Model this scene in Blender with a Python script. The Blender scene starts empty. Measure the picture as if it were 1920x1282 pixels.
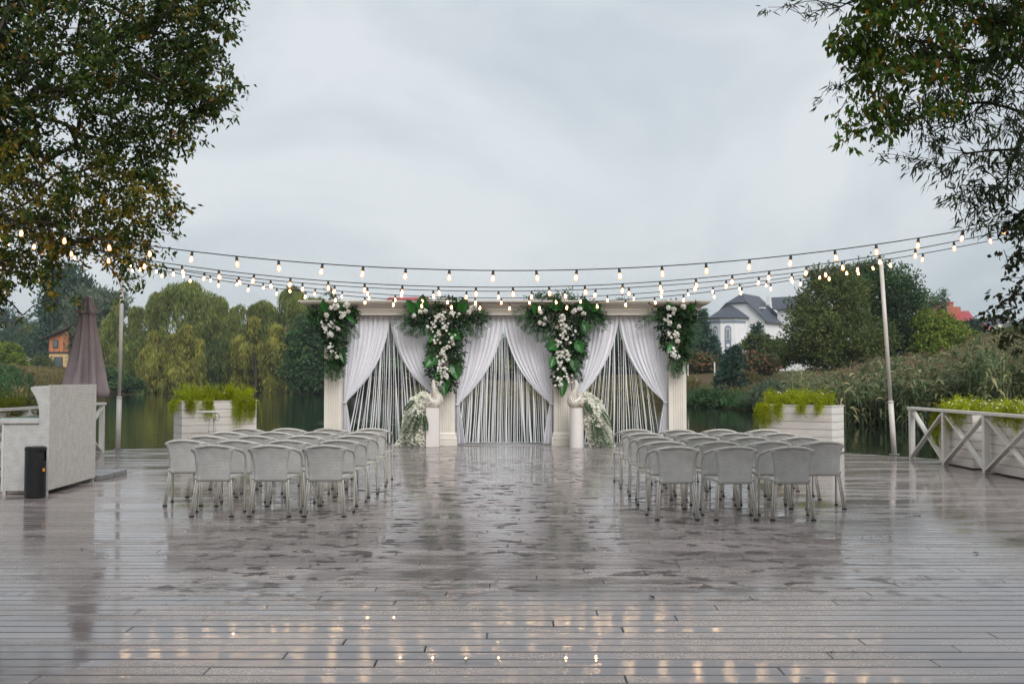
import bpy, math, random
import numpy as np
from mathutils import Vector, Matrix, noise as mnoise
random.seed(7); RNG = np.random.default_rng(7)
PI = math.pi
SC = bpy.context.scene
# ------------------------------------------------------------------ camera, sky, sun, exposure
H = 1.52; FPX = 1867.0; PITCH = math.atan(69/1867.0)
cam = bpy.data.objects.new('camera', bpy.data.cameras.new('camera'))
SC.collection.objects.link(cam); SC.camera = cam
cam.location = (0, 0, H); cam.rotation_euler = (PI/2 + PITCH, 0, 0)
cam.data.sensor_width = 36; cam.data.lens = 35.0; cam.data.clip_start = .1; cam.data.clip_end = 3000
world = bpy.data.worlds.new('World'); SC.world = world; world.use_nodes = True
SUN_EL, SUN_AZ = math.radians(39), math.radians(160)      # sun high behind the camera, veiled by thick cloud
def build_world():
    nt = world.node_tree; n = nt.nodes; l = nt.links; n.clear()
    out = n.new('ShaderNodeOutputWorld'); bg = n.new('ShaderNodeBackground')
    sky = n.new('ShaderNodeTexSky'); sky.sky_type = 'NISHITA'; sky.sun_disc = False
    sky.sun_elevation = SUN_EL; sky.sun_rotation = SUN_AZ; sky.air_density = 1.2; sky.dust_density = 3
    tc = n.new('ShaderNodeTexCoord'); mp = n.new('ShaderNodeMapping'); mp.inputs['Scale'].default_value = (1.1, .9, 2.3)
    n1 = n.new('ShaderNodeTexNoise'); n1.inputs['Scale'].default_value = 1.9; n1.inputs['Detail'].default_value = 6; n1.inputs['Roughness'].default_value = .55; n1.inputs['Distortion'].default_value = .7
    r = n.new('ShaderNodeValToRGB'); e = r.color_ramp.elements
    e[0].position = .36; e[0].color = (.465, .545, .61, 1); e[1].position = .64; e[1].color = (.72, .775, .815, 1)
    sc_ = n.new('ShaderNodeMixRGB'); sc_.blend_type = 'MULTIPLY'; sc_.inputs[0].default_value = 1; sc_.inputs[2].default_value = (6.0, 5.85, 5.75, 1)
    mx = n.new('ShaderNodeMixRGB'); mx.inputs[0].default_value = .93
    l.new(tc.outputs['Generated'], mp.inputs[0]); l.new(mp.outputs[0], n1.inputs[0]); l.new(n1.outputs[0], r.inputs[0])
    l.new(r.outputs[0], sc_.inputs[1]); l.new(sky.outputs[0], mx.inputs[1]); l.new(sc_.outputs[0], mx.inputs[2])
    l.new(mx.outputs[0], bg.inputs[0]); bg.inputs[1].default_value = .1; l.new(bg.outputs[0], out.inputs[0])
build_world()
sl = bpy.data.lights.new('sun', 'SUN'); sl.energy = 1.5; sl.angle = math.radians(38); sl.color = (1, .985, .955)
sun = bpy.data.objects.new('sun', sl); SC.collection.objects.link(sun)
sd = Vector((math.sin(SUN_AZ)*math.cos(SUN_EL), math.cos(SUN_AZ)*math.cos(SUN_EL), math.sin(SUN_EL)))
sun.rotation_euler = sd.to_track_quat('Z', 'Y').to_euler()
SC.view_settings.view_transform = 'Standard'; SC.view_settings.look = 'None'
SC.view_settings.exposure = .85; SC.view_settings.gamma = 1; SC.view_settings.use_curve_mapping = False
SC.cycles.use_denoising = True; SC.cycles.denoiser = 'OPENIMAGEDENOISE'
SC.cycles.max_bounces = 7; SC.cycles.diffuse_bounces = 3; SC.cycles.glossy_bounces = 3; SC.cycles.transmission_bounces = 4
SC.cycles.transparent_max_bounces = 10; SC.cycles.volume_bounces = 0; SC.cycles.sample_clamp_indirect = 6
SC.cycles.use_adaptive_sampling = True; SC.cycles.adaptive_threshold = .015
SC.cycles.caustics_reflective = False; SC.cycles.caustics_refractive = False

# ------------------------------------------------------------------ helpers
def at(px, py, D):
    """world point seen at photo pixel (px, py) at distance D ahead"""
    u = px-960; v = 641-py
    y = FPX*math.cos(PITCH)-v*math.sin(PITCH); z = FPX*math.sin(PITCH)+v*math.cos(PITCH)
    return Vector((u*D/y, D, H+z*D/y))
def X(px, D): return at(px, 710, D).x
def Z(py, D): return at(960, py, D).z
def link(o): SC.collection.objects.link(o); return o
def thing(name, label, cat, loc=(0, 0, 0), rotz=0, group=None, kind=None):
    o = link(bpy.data.objects.new(name, None)); o.location = loc; o.rotation_euler = (0, 0, rotz); o.empty_display_size = .1
    return tag(o, label, cat, group, kind)
def tag(o, label=None, cat=None, group=None, kind=None):
    if label: o['label'] = label
    if cat: o['category'] = cat
    if group: o['group'] = group
    if kind: o['kind'] = kind
    return o
def pmatx(p): return Matrix.Translation(p.location) @ Matrix.Rotation(p.rotation_euler[2], 4, 'Z')
def set_uv(me):
    """metric box UVs"""
    nl = len(me.loops)
    if not nl: return
    uv = me.uv_layers.new(name='UVMap')
    co = np.empty(len(me.vertices)*3, 'f'); me.vertices.foreach_get('co', co); co = co.reshape(-1, 3)
    vi = np.empty(nl, 'i'); me.loops.foreach_get('vertex_index', vi)
    nr = np.empty(len(me.polygons)*3, 'f'); me.polygons.foreach_get('normal', nr); nr = np.abs(nr.reshape(-1, 3))
    lt = np.empty(len(me.polygons), 'i'); me.polygons.foreach_get('loop_total', lt)
    ax = np.repeat(nr.argmax(1), lt); c = co[vi]
    u = np.where(ax == 0, c[:, 1], c[:, 0]); v = np.where(ax == 2, c[:, 1], c[:, 2])
    uv.data.foreach_set('uv', np.stack([u, v], 1).ravel().astype('f'))
class MB:
    def __init__(s): s.v = []; s.f = []; s.M = None
    def add(s, vs, fs):
        b = len(s.v)
        if s.M is not None: vs = [s.M @ Vector(p) for p in vs]
        s.v += [tuple(p) for p in vs]; s.f += [tuple(b+i for i in f) for f in fs]
    def box(s, x0, x1, y0, y1, z0, z1, R=None):
        vs = [(x, y, z) for z in (z0, z1) for y in (y0, y1) for x in (x0, x1)]
        if R is not None: vs = [R @ Vector(p) for p in vs]
        s.add(vs, [(0, 2, 3, 1), (4, 5, 7, 6), (0, 1, 5, 4), (2, 6, 7, 3), (0, 4, 6, 2), (1, 3, 7, 5)]); return s
    def bar(s, a, b, w, h, up=(0, 0, 1)):
        a = Vector(a); b = Vector(b); d = (b-a); L = d.length; d.normalize()
        sx = d.cross(Vector(up)); sx = sx.normalized() if sx.length > 1e-4 else Vector((1, 0, 0)); uz = sx.cross(d)
        vs = [a+d*L*k+sx*w/2*i+uz*h/2*j for k in (0, 1) for j in (-1, 1) for i in (-1, 1)]
        s.add(vs, [(0, 2, 3, 1), (4, 5, 7, 6), (0, 1, 5, 4), (2, 6, 7, 3), (0, 4, 6, 2), (1, 3, 7, 5)]); return s
    def tube(s, pts, r, n=8, caps=True, flat=1.0):
        pts = [Vector(p) for p in pts]; m = len(pts)
        rr = r if isinstance(r, (list, tuple)) else [r]*m
        vs = []; prev = None
        for i, p in enumerate(pts):
            d = (pts[min(i+1, m-1)]-pts[max(i-1, 0)]).normalized()
            if prev is None:
                a = Vector((0, 0, 1)) if abs(d.z) < .9 else Vector((0, 1, 0)); u = d.cross(a).normalized()
            else:
                u = (prev-d*prev.dot(d)); u = u.normalized() if u.length > 1e-6 else d.orthogonal().normalized()
            prev = u; w = d.cross(u)
            for k in range(n):
                t = 2*PI*k/n; vs.append(p+(u*math.cos(t)+w*math.sin(t)*flat)*rr[i])
        fs = [(i*n+k, i*n+(k+1) % n, (i+1)*n+(k+1) % n, (i+1)*n+k) for i in range(m-1) for k in range(n)]
        if caps: fs += [tuple(range(n))[::-1], tuple((m-1)*n+k for k in range(n))]
        s.add(vs, fs); return s
    def lathe(s, prof, n=20, c=(0, 0, 0), rf=None):
        vs = []
        for (r, z) in prof:
            for k in range(n):
                t = 2*PI*k/n; q = r*(rf(t, z) if rf else 1)
                vs.append((c[0]+q*math.cos(t), c[1]+q*math.sin(t), c[2]+z))
        m = len(prof)
        fs = [(i*n+k, i*n+(k+1) % n, (i+1)*n+(k+1) % n, (i+1)*n+k) for i in range(m-1) for k in range(n)]
        fs += [tuple(range(n))[::-1], tuple((m-1)*n+k for k in range(n))]
        s.add(vs, fs); return s
    def grid(s, fn, nu, nv):
        vs = [fn(i/nu, j/nv) for j in range(nv+1) for i in range(nu+1)]
        s.add(vs, [(j*(nu+1)+i, j*(nu+1)+i+1, (j+1)*(nu+1)+i+1, (j+1)*(nu+1)+i) for j in range(nv) for i in range(nu)]); return s
    def prism(s, poly, y0, y1):
        """polygon in XZ extruded along Y"""
        n = len(poly); vs = [(x, y0, z) for x, z in poly]+[(x, y1, z) for x, z in poly]
        s.add(vs, [tuple(range(n)), tuple(range(n, 2*n))[::-1]]+[(i, i+n, (i+1) % n+n, (i+1) % n) for i in range(n)]); return s
    def build(s, name, mat, parent=None, smooth=False, bevel=0, wc=False, me_only=False):
        vs = s.v
        if wc and parent is not None:
            Mi = pmatx(parent).inverted(); vs = [tuple(Mi @ Vector(p)) for p in vs]
        me = bpy.data.meshes.new(name); me.from_pydata(vs, [], s.f); me.materials.append(mat)
        if smooth: me.shade_smooth()
        me.update(); set_uv(me)
        if me_only: return me
        o = link(bpy.data.objects.new(name, me)); o.parent = parent
        if bevel:
            b = o.modifiers.new('bevel', 'BEVEL'); b.width = bevel; b.segments = 2; b.limit_method = 'ANGLE'
        return o
def part(name, me, parent, loc=(0, 0, 0), rot=(0, 0, 0)):
    o = link(bpy.data.objects.new(name, me)); o.parent = parent; o.location = loc; o.rotation_euler = rot; return o
def copy_tree(o, parent=None):
    c = o.copy(); link(c); c.parent = parent
    for ch in list(o.children): copy_tree(ch, c)
    return c
def nrm(a): return a/np.maximum(np.linalg.norm(a, axis=-1, keepdims=True), 1e-9)
def rawmesh(name, V, F, mat, parent=None, wc=False, smooth=False):
    """V (n,3), F (m,4) quads"""
    V = np.asarray(V, 'f')
    if wc and parent is not None:
        Mi = np.array(pmatx(parent).inverted()); V = V @ Mi[:3, :3].T+Mi[:3, 3]
    me = bpy.data.meshes.new(name); me.vertices.add(len(V)); me.vertices.foreach_set('co', V.ravel().astype('f'))
    k = F.shape[1]; me.loops.add(F.size); me.loops.foreach_set('vertex_index', F.ravel().astype('i'))
    me.polygons.add(len(F)); me.polygons.foreach_set('loop_start', np.arange(0, F.size, k, dtype='i'))
    me.update(calc_edges=True); me.materials.append(mat)
    if smooth: me.shade_smooth()
    o = link(bpy.data.objects.new(name, me)); o.parent = parent; return o
def leaf_arrays(P, D, L, W, N=None, fold=.15):
    n = len(P); D = nrm(D)
    if N is None: N = RNG.normal(size=(n, 3))
    S = nrm(np.cross(D, N)); Nn = np.cross(S, D)
    L = np.broadcast_to(L, (n,))[:, None]; W = np.broadcast_to(W, (n,))[:, None]
    mid = P+D*L*.42
    V = np.stack([P, mid+S*W/2+Nn*W*fold, P+D*L, mid-S*W/2+Nn*W*fold], 1)
    return V.reshape(-1, 3), np.arange(4*n).reshape(n, 4)
def leaves(name, P, D, L, W, mat, parent=None, N=None, wc=True, fold=.15):
    V, F = leaf_arrays(P, D, L, W, N, fold); return rawmesh(name, V, F, mat, parent, wc)
def strip_arrays(PP, W, S):
    """PP (n,k,3) centre lines; W (k) or (n,k) half widths; S (n,3) side vectors"""
    n, k, _ = PP.shape; W = np.broadcast_to(W, (n, k))[..., None]; S = S[:, None, :]
    V = np.stack([PP-S*W, PP+S*W], 2).reshape(-1, 3)
    i = (np.arange(n)[:, None]*2*k+np.arange(k-1)[None]*2)[..., None]
    return V, (i+np.array([0, 1, 3, 2])).reshape(-1, 4)
def cat(lst):
    Vs, Fs, b = [], [], 0
    for V, F in lst: Vs.append(V); Fs.append(F+b); b += len(V)
    return np.concatenate(Vs), np.concatenate(Fs)
def inpoly(p, poly):
    x, y = p[:, 0], p[:, 1]; r = np.zeros(len(p), bool); n = len(poly)
    for i in range(n):
        x0, y0 = poly[i]; x1, y1 = poly[(i+1) % n]
        if y0 == y1: continue
        r ^= ((y0 > y) != (y1 > y)) & (x < (x1-x0)*(y-y0)/(y1-y0)+x0)
    return r
def dpoly(p, poly):
    d = np.full(len(p), 1e9); n = len(poly)
    for i in range(n):
        a = np.array(poly[i]); b = np.array(poly[(i+1) % n]); ab = b-a
        t = np.clip(((p-a)@ab)/max(ab@ab, 1e-9), 0, 1); d = np.minimum(d, np.linalg.norm(p-a-t[:, None]*ab, axis=1))
    return d
def polyfill(poly, n, D, thick, slope=1.0, grow=1.0):
    """n random points in a crown: outline (x,z at depth D), rounded to its edge, real thickness along Y"""
    P = np.array(poly); lo, hi = P.min(0), P.max(0); out = []
    while sum(map(len, out)) < n:
        q = RNG.uniform(lo, hi, (n, 2)); out.append(q[inpoly(q, poly)])
    q = np.concatenate(out)[:n]; t = np.minimum(thick, dpoly(q, poly)*slope+.05*thick)
    y = D+RNG.uniform(-1, 1, n)*t
    return np.stack([q[:, 0], y, q[:, 1]], 1)
def pxpoly(pts, D): return [(at(a, b, D).x, at(a, b, D).z) for a, b in pts]

# ------------------------------------------------------------------ materials
def newmat(name):
    m = bpy.data.materials.new(name); m.use_nodes = True; nt = m.node_tree; nt.nodes.clear()
    out = nt.nodes.new('ShaderNodeOutputMaterial'); b = nt.nodes.new('ShaderNodeBsdfPrincipled')
    nt.links.new(b.outputs[0], out.inputs[0]); return m, nt, b, out
def c4(c): return (c[0], c[1], c[2], 1)
def mat(name, c, rough=.5, c2=None, scale=6, bump=0, bscale=40, metal=0, spec=.5, stretch=(1, 1, 1), rvar=0, detail=4):
    m, nt, b, out = newmat(name); n = nt.nodes; l = nt.links
    b.inputs['Roughness'].default_value = rough; b.inputs['Metallic'].default_value = metal
    b.inputs['Specular IOR Level'].default_value = spec; b.inputs['Base Color'].default_value = c4(c)
    tc = n.new('ShaderNodeTexCoord'); mp = n.new('ShaderNodeMapping'); mp.inputs['Scale'].default_value = stretch
    l.new(tc.outputs['Object'], mp.inputs[0])
    nz = n.new('ShaderNodeTexNoise'); nz.inputs['Scale'].default_value = scale; nz.inputs['Detail'].default_value = detail; l.new(mp.outputs[0], nz.inputs[0])
    if c2 is not None:
        r = n.new('ShaderNodeValToRGB'); r.color_ramp.elements[0].position = .35; r.color_ramp.elements[1].position = .65
        r.color_ramp.elements[0].color = c4(c); r.color_ramp.elements[1].color = c4(c2)
        l.new(nz.outputs[0], r.inputs[0]); l.new(r.outputs[0], b.inputs['Base Color'])
    if rvar:
        mr = n.new('ShaderNodeMapRange'); mr.inputs[3].default_value = max(0, rough-rvar); mr.inputs[4].default_value = rough+rvar
        l.new(nz.outputs[0], mr.inputs[0]); l.new(mr.outputs[0], b.inputs['Roughness'])
    if bump:
        nb = n.new('ShaderNodeTexNoise'); nb.inputs['Scale'].default_value = bscale; nb.inputs['Detail'].default_value = 4; l.new(mp.outputs[0], nb.inputs[0])
        bp = n.new('ShaderNodeBump'); bp.inputs['Strength'].default_value = bump; bp.inputs['Distance'].default_value = .02
        l.new(nb.outputs[0], bp.inputs['Height']); l.new(bp.outputs[0], b.inputs['Normal'])
    return m
def leafmat(name, cols, transl=.35, rough=.55, nscale=.6, spec=.3, nv=.35):
    """one colour per leaf out of cols; big soft patches of tone"""
    m, nt, b, out = newmat(name); n = nt.nodes; l = nt.links
    g = n.new('ShaderNodeNewGeometry'); r = n.new('ShaderNodeValToRGB'); cr = r.color_ramp; k = len(cols)
    cr.elements[0].color = c4(cols[0][1]); cr.elements[0].position = cols[0][0]
    cr.elements[1].color = c4(cols[-1][1]); cr.elements[1].position = cols[-1][0]
    for p, c in cols[1:-1]: e = cr.elements.new(p); e.color = c4(c)
    l.new(g.outputs['Random Per Island'], r.inputs[0])
    nz = n.new('ShaderNodeTexNoise'); nz.inputs['Scale'].default_value = nscale; nz.inputs['Detail'].default_value = 2; l.new(g.outputs['Position'], nz.inputs[0])
    mr = n.new('ShaderNodeMapRange'); mr.inputs[1].default_value = .3; mr.inputs[2].default_value = .7; mr.inputs[3].default_value = 1-nv; mr.inputs[4].default_value = 1+nv
    l.new(nz.outputs[0], mr.inputs[0])
    mu = n.new('ShaderNodeVectorMath'); mu.operation = 'SCALE'; l.new(r.outputs[0], mu.inputs[0]); l.new(mr.outputs[0], mu.inputs['Scale'])
    l.new(mu.outputs[0], b.inputs['Base Color']); b.inputs['Roughness'].default_value = rough; b.inputs['Specular IOR Level'].default_value = spec
    t = n.new('ShaderNodeBsdfTranslucent'); l.new(mu.outputs[0], t.inputs[0]); mx = n.new('ShaderNodeMixShader'); mx.inputs[0].default_value = transl
    l.new(b.outputs[0], mx.inputs[1]); l.new(t.outputs[0], mx.inputs[2]); l.new(mx.outputs[0], out.inputs[0])
    return m
def wicker(name, c, sx=46, sy=100, gap=.35, strength=.9, alt=.9):
    """flat cane strands woven in rows: relief from a brick lattice in metric UVs, dark only in the gaps between strands"""
    m, nt, b, out = newmat(name); n = nt.nodes; l = nt.links
    tc = n.new('ShaderNodeTexCoord'); br = n.new('ShaderNodeTexBrick'); br.inputs['Scale'].default_value = 1
    br.inputs['Brick Width'].default_value = 1/sx; br.inputs['Row Height'].default_value = 1/sy; br.inputs['Mortar Size'].default_value = .2/sy
    br.inputs['Mortar Smooth'].default_value = 1; br.inputs['Bias'].default_value = 0
    cc = [q for q in c]; br.inputs['Color1'].default_value = c4(cc); br.inputs['Color2'].default_value = c4([q*alt for q in cc]); br.inputs['Mortar'].default_value = c4([q*gap for q in cc])
    dn = n.new('ShaderNodeTexNoise'); dn.inputs['Scale'].default_value = 30; l.new(tc.outputs['UV'], dn.inputs[0])
    dm = n.new('ShaderNodeVectorMath'); dm.operation = 'MULTIPLY_ADD'; dm.inputs[1].default_value = (.02, .007, 0); l.new(dn.outputs['Color'], dm.inputs[0]); l.new(tc.outputs['UV'], dm.inputs[2]); l.new(dm.outputs[0], br.inputs[0])
    nz = n.new('ShaderNodeTexNoise'); nz.inputs['Scale'].default_value = 9; l.new(tc.outputs['Object'], nz.inputs[0])
    mr = n.new('ShaderNodeMapRange'); mr.inputs[1].default_value = .3; mr.inputs[2].default_value = .7; mr.inputs[3].default_value = .86; mr.inputs[4].default_value = 1.06; l.new(nz.outputs[0], mr.inputs[0])
    oi = n.new('ShaderNodeObjectInfo'); mo = n.new('ShaderNodeMapRange'); mo.inputs[3].default_value = .90; mo.inputs[4].default_value = 1.06; l.new(oi.outputs['Random'], mo.inputs[0]); mm = n.new('ShaderNodeMath'); mm.operation = 'MULTIPLY'; l.new(mr.outputs[0], mm.inputs[0]); l.new(mo.outputs[0], mm.inputs[1])
    mu = n.new('ShaderNodeVectorMath'); mu.operation = 'SCALE'; l.new(br.outputs['Color'], mu.inputs[0]); l.new(mm.outputs[0], mu.inputs['Scale'])
    l.new(mu.outputs[0], b.inputs['Base Color']); b.inputs['Roughness'].default_value = .42
    iv = n.new('ShaderNodeMath'); iv.operation = 'SUBTRACT'; iv.inputs[0].default_value = 1; l.new(br.outputs['Fac'], iv.inputs[1])
    bp = n.new('ShaderNodeBump'); bp.inputs['Strength'].default_value = strength; bp.inputs['Distance'].default_value = .004
    l.new(iv.outputs[0], bp.inputs['Height']); l.new(bp.outputs[0], b.inputs['Normal'])
    return m
def cloth(name, c, transl=.45, alpha=.0, rough=.9):
    m, nt, b, out = newmat(name); n = nt.nodes; l = nt.links
    b.inputs['Base Color'].default_value = c4(c); b.inputs['Roughness'].default_value = rough; b.inputs['Specular IOR Level'].default_value = .1
    t = n.new('ShaderNodeBsdfTranslucent'); t.inputs[0].default_value = c4(c); mx = n.new('ShaderNodeMixShader'); mx.inputs[0].default_value = transl
    l.new(b.outputs[0], mx.inputs[1]); l.new(t.outputs[0], mx.inputs[2]); o = mx
    if alpha:
        tr = n.new('ShaderNodeBsdfTransparent'); m2 = n.new('ShaderNodeMixShader'); m2.inputs[0].default_value = alpha
        l.new(mx.outputs[0], m2.inputs[1]); l.new(tr.outputs[0], m2.inputs[2]); o = m2
    l.new(o.outputs[0], out.inputs[0]); return m
def emis(name, c, s):
    m, nt, b, out = newmat(name); e = nt.nodes.new('ShaderNodeEmission'); e.inputs[0].default_value = c4(c); e.inputs[1].default_value = s
    nt.links.new(e.outputs[0], out.inputs[0]); return m
def deckmat():
    m, nt, b, out = newmat('wet_deck_board'); n = nt.nodes; l = nt.links
    g = n.new('ShaderNodeNewGeometry'); tc = n.new('ShaderNodeTexCoord'); oi = n.new('ShaderNodeObjectInfo')
    def noise(scale, detail, vec, stretch=(1, 1, 1), dist=0, rough=.5):
        mp = n.new('ShaderNodeMapping'); mp.inputs['Scale'].default_value = stretch; l.new(vec, mp.inputs[0])
        z = n.new('ShaderNodeTexNoise'); z.inputs['Scale'].default_value = scale; z.inputs['Detail'].default_value = detail
        z.inputs['Distortion'].default_value = dist; z.inputs['Roughness'].default_value = rough; l.new(mp.outputs[0], z.inputs[0]); return z.outputs[0]
    def rng(v, a, b_, c, d, smooth=False):
        r = n.new('ShaderNodeMapRange'); r.inputs[1].default_value = a; r.inputs[2].default_value = b_; r.inputs[3].default_value = c; r.inputs[4].default_value = d
        if smooth: r.interpolation_type = 'SMOOTHSTEP'
        l.new(v, r.inputs[0]); return r.outputs[0]
    def math2(op, a, b_):
        k = n.new('ShaderNodeMath'); k.operation = op
        for i, q in enumerate((a, b_)):
            if isinstance(q, (int, float)): k.inputs[i].default_value = q
            else: l.new(q, k.inputs[i])
        return k.outputs[0]
    P = g.outputs['Position']
    grain = noise(1, 5, P, (3, 90, 3), 0, .6)
    tone = noise(.45, 3, P); tone2 = noise(1.6, 4, P, (.5, 1.6, 1))
    isl = rng(g.outputs['Random Per Island'], 0, 1, .80, 1.16); ran = rng(oi.outputs['Random'], 0, 1, .84, 1.14)
    f = math2('MULTIPLY', math2('MULTIPLY', rng(grain, .3, .7, .82, 1.14), rng(tone2, .3, .7, .85, 1.15)), math2('MULTIPLY', isl, ran))
    # trodden marks: where feet broke the water film, rough, less glossy and darker in colour; mainly beside the aisle
    sep = n.new('ShaderNodeSeparateXYZ'); l.new(P, sep.inputs[0])
    spots = noise(4.6, 4, P, (.9, 1.15, 1), .5, .6)
    zone = noise(.55, 2, P, (1.1, .5, 1))
    ydep = rng(sep.outputs[1], 6.2, 7.6, 0, 1, True); yfar = rng(sep.outputs[1], 13, 24, 1, .5, True)
    xin = rng(math2('ABSOLUTE', sep.outputs[0], 0), 1.8, 4.6, 1, .0, True)
    zz = math2('MULTIPLY', math2('MULTIPLY', rng(zone, .34, .5, 0, 1, True), xin), math2('MULTIPLY', ydep, yfar))
    foot = math2('MULTIPLY', rng(spots, .55, .585, 0, 1, True), zz)
    # standing water
    pud = rng(noise(1.9, 4, P, (.45, 1.5, 1), .5, .6), .605, .62, 0, 1, True)
    pud = math2('MULTIPLY', pud, math2('SUBTRACT', 1, foot))
    sh = n.new('ShaderNodeVectorMath'); sh.operation = 'MULTIPLY_ADD'; cb = n.new('ShaderNodeCombineXYZ'); l.new(math2('ADD', g.outputs['Random Per Island'], oi.outputs['Random']), cb.inputs[0]); sh.inputs[1].default_value = (.55, 0, 0); l.new(cb.outputs[0], sh.inputs[0]); l.new(P, sh.inputs[2])
    film = rng(noise(1.3, 5, sh.outputs[0], (.45, 1.7, 1), .4, .66), .42, .56, 0, 1, True)
    drops = rng(noise(60, 2, P, (1, 1, 1), 0, .6), .42, .62, 1.25, .45)
    rough = math2('ADD', math2('MULTIPLY', rng(film, 0, 1, .24, .065), drops), math2('MULTIPLY', foot, .30))
    rough = math2('MULTIPLY', rough, rng(pud, 0, 1, 1, .12))
    l.new(rough, b.inputs['Roughness']); l.new(rng(foot, 0, 1, .55, .12), b.inputs['Specular IOR Level'])
    colA = n.new('ShaderNodeRGB'); colA.outputs[0].default_value = (.275, .236, .228, 1)
    sc_ = n.new('ShaderNodeVectorMath'); sc_.operation = 'SCALE'; l.new(colA.outputs[0], sc_.inputs[0])
    l.new(math2('MULTIPLY', f, math2('MULTIPLY', rng(foot, 0, 1, 1, .30), rng(film, 0, 1, 1.1, .85))), sc_.inputs['Scale'])
    l.new(sc_.outputs[0], b.inputs['Base Color']); b.inputs['IOR'].default_value = 1.55
    bump = n.new('ShaderNodeBump'); bump.inputs['Strength'].default_value = 1; bump.inputs['Distance'].default_value = .0016
    dry = rng(pud, 0, 1, 1, .04)
    hh = math2('ADD', math2('MULTIPLY', grain, .30), math2('MULTIPLY', noise(95, 3, P, (1, 1, 1), .2, .7), .42))
    hh = math2('ADD', hh, math2('MULTIPLY', noise(22, 3, P, (.6, 1, 1)), .55))
    l.new(math2('MULTIPLY', math2('MULTIPLY', hh, dry), rng(film, 0, 1, .5, .18)), bump.inputs['Height']); l.new(bump.outputs[0], b.inputs['Normal'])
    return m
def watermat():
    m, nt, b, out = newmat('pond_water'); n = nt.nodes; l = nt.links
    b.inputs['Base Color'].default_value = (.012, .020, .012, 1); b.inputs['Roughness'].default_value = .035; b.inputs['IOR'].default_value = 1.2
    g = n.new('ShaderNodeNewGeometry'); mp = n.new('ShaderNodeMapping'); mp.inputs['Scale'].default_value = (.5, 1.0, 1); l.new(g.outputs['Position'], mp.inputs[0])
    z = n.new('ShaderNodeTexNoise'); z.inputs['Scale'].default_value = .9; z.inputs['Detail'].default_value = 4; l.new(mp.outputs[0], z.inputs[0])
    bp = n.new('ShaderNodeBump'); bp.inputs['Strength'].default_value = .32; bp.inputs['Distance'].default_value = .05
    l.new(z.outputs[0], bp.inputs['Height']); l.new(bp.outputs[0], b.inputs['Normal']); return m
def groundmat():
    m, nt, b, out = newmat('bank_ground'); n = nt.nodes; l = nt.links
    g = n.new('ShaderNodeNewGeometry'); mp = n.new('ShaderNodeMapping'); mp.inputs['Scale'].default_value = (1, 1, 6); l.new(g.outputs['Position'], mp.inputs[0])
    z = n.new('ShaderNodeTexNoise'); z.inputs['Scale'].default_value = .09; z.inputs['Detail'].default_value = 7; z.inputs['Roughness'].default_value = .62; l.new(mp.outputs[0], z.inputs[0])
    r = n.new('ShaderNodeValToRGB'); cr = r.color_ramp; cr.elements[0].position = .33; cr.elements[0].color = (.035, .06, .015, 1)
    cr.elements[1].position = .70; cr.elements[1].color = (.20, .155, .105, 1)
    for p, c in ((.43, (.075, .085, .025)), (.50, (.11, .09, .045)), (.58, (.13, .085, .05)), (.64, (.085, .08, .03))): e = cr.elements.new(p); e.color = c4(c)
    l.new(z.outputs[0], r.inputs[0]); l.new(r.outputs[0], b.inputs['Base Color']); b.inputs['Roughness'].default_value = .95; b.inputs['Specular IOR Level'].default_value = .1
    z2 = n.new('ShaderNodeTexNoise'); z2.inputs['Scale'].default_value = 3; z2.inputs['Detail'].default_value = 5; l.new(g.outputs['Position'], z2.inputs[0])
    bp = n.new('ShaderNodeBump'); bp.inputs['Distance'].default_value = .4; bp.inputs['Strength'].default_value = .8; l.new(z2.outputs[0], bp.inputs['Height']); l.new(bp.outputs[0], b.inputs['Normal'])
    return m
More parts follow.
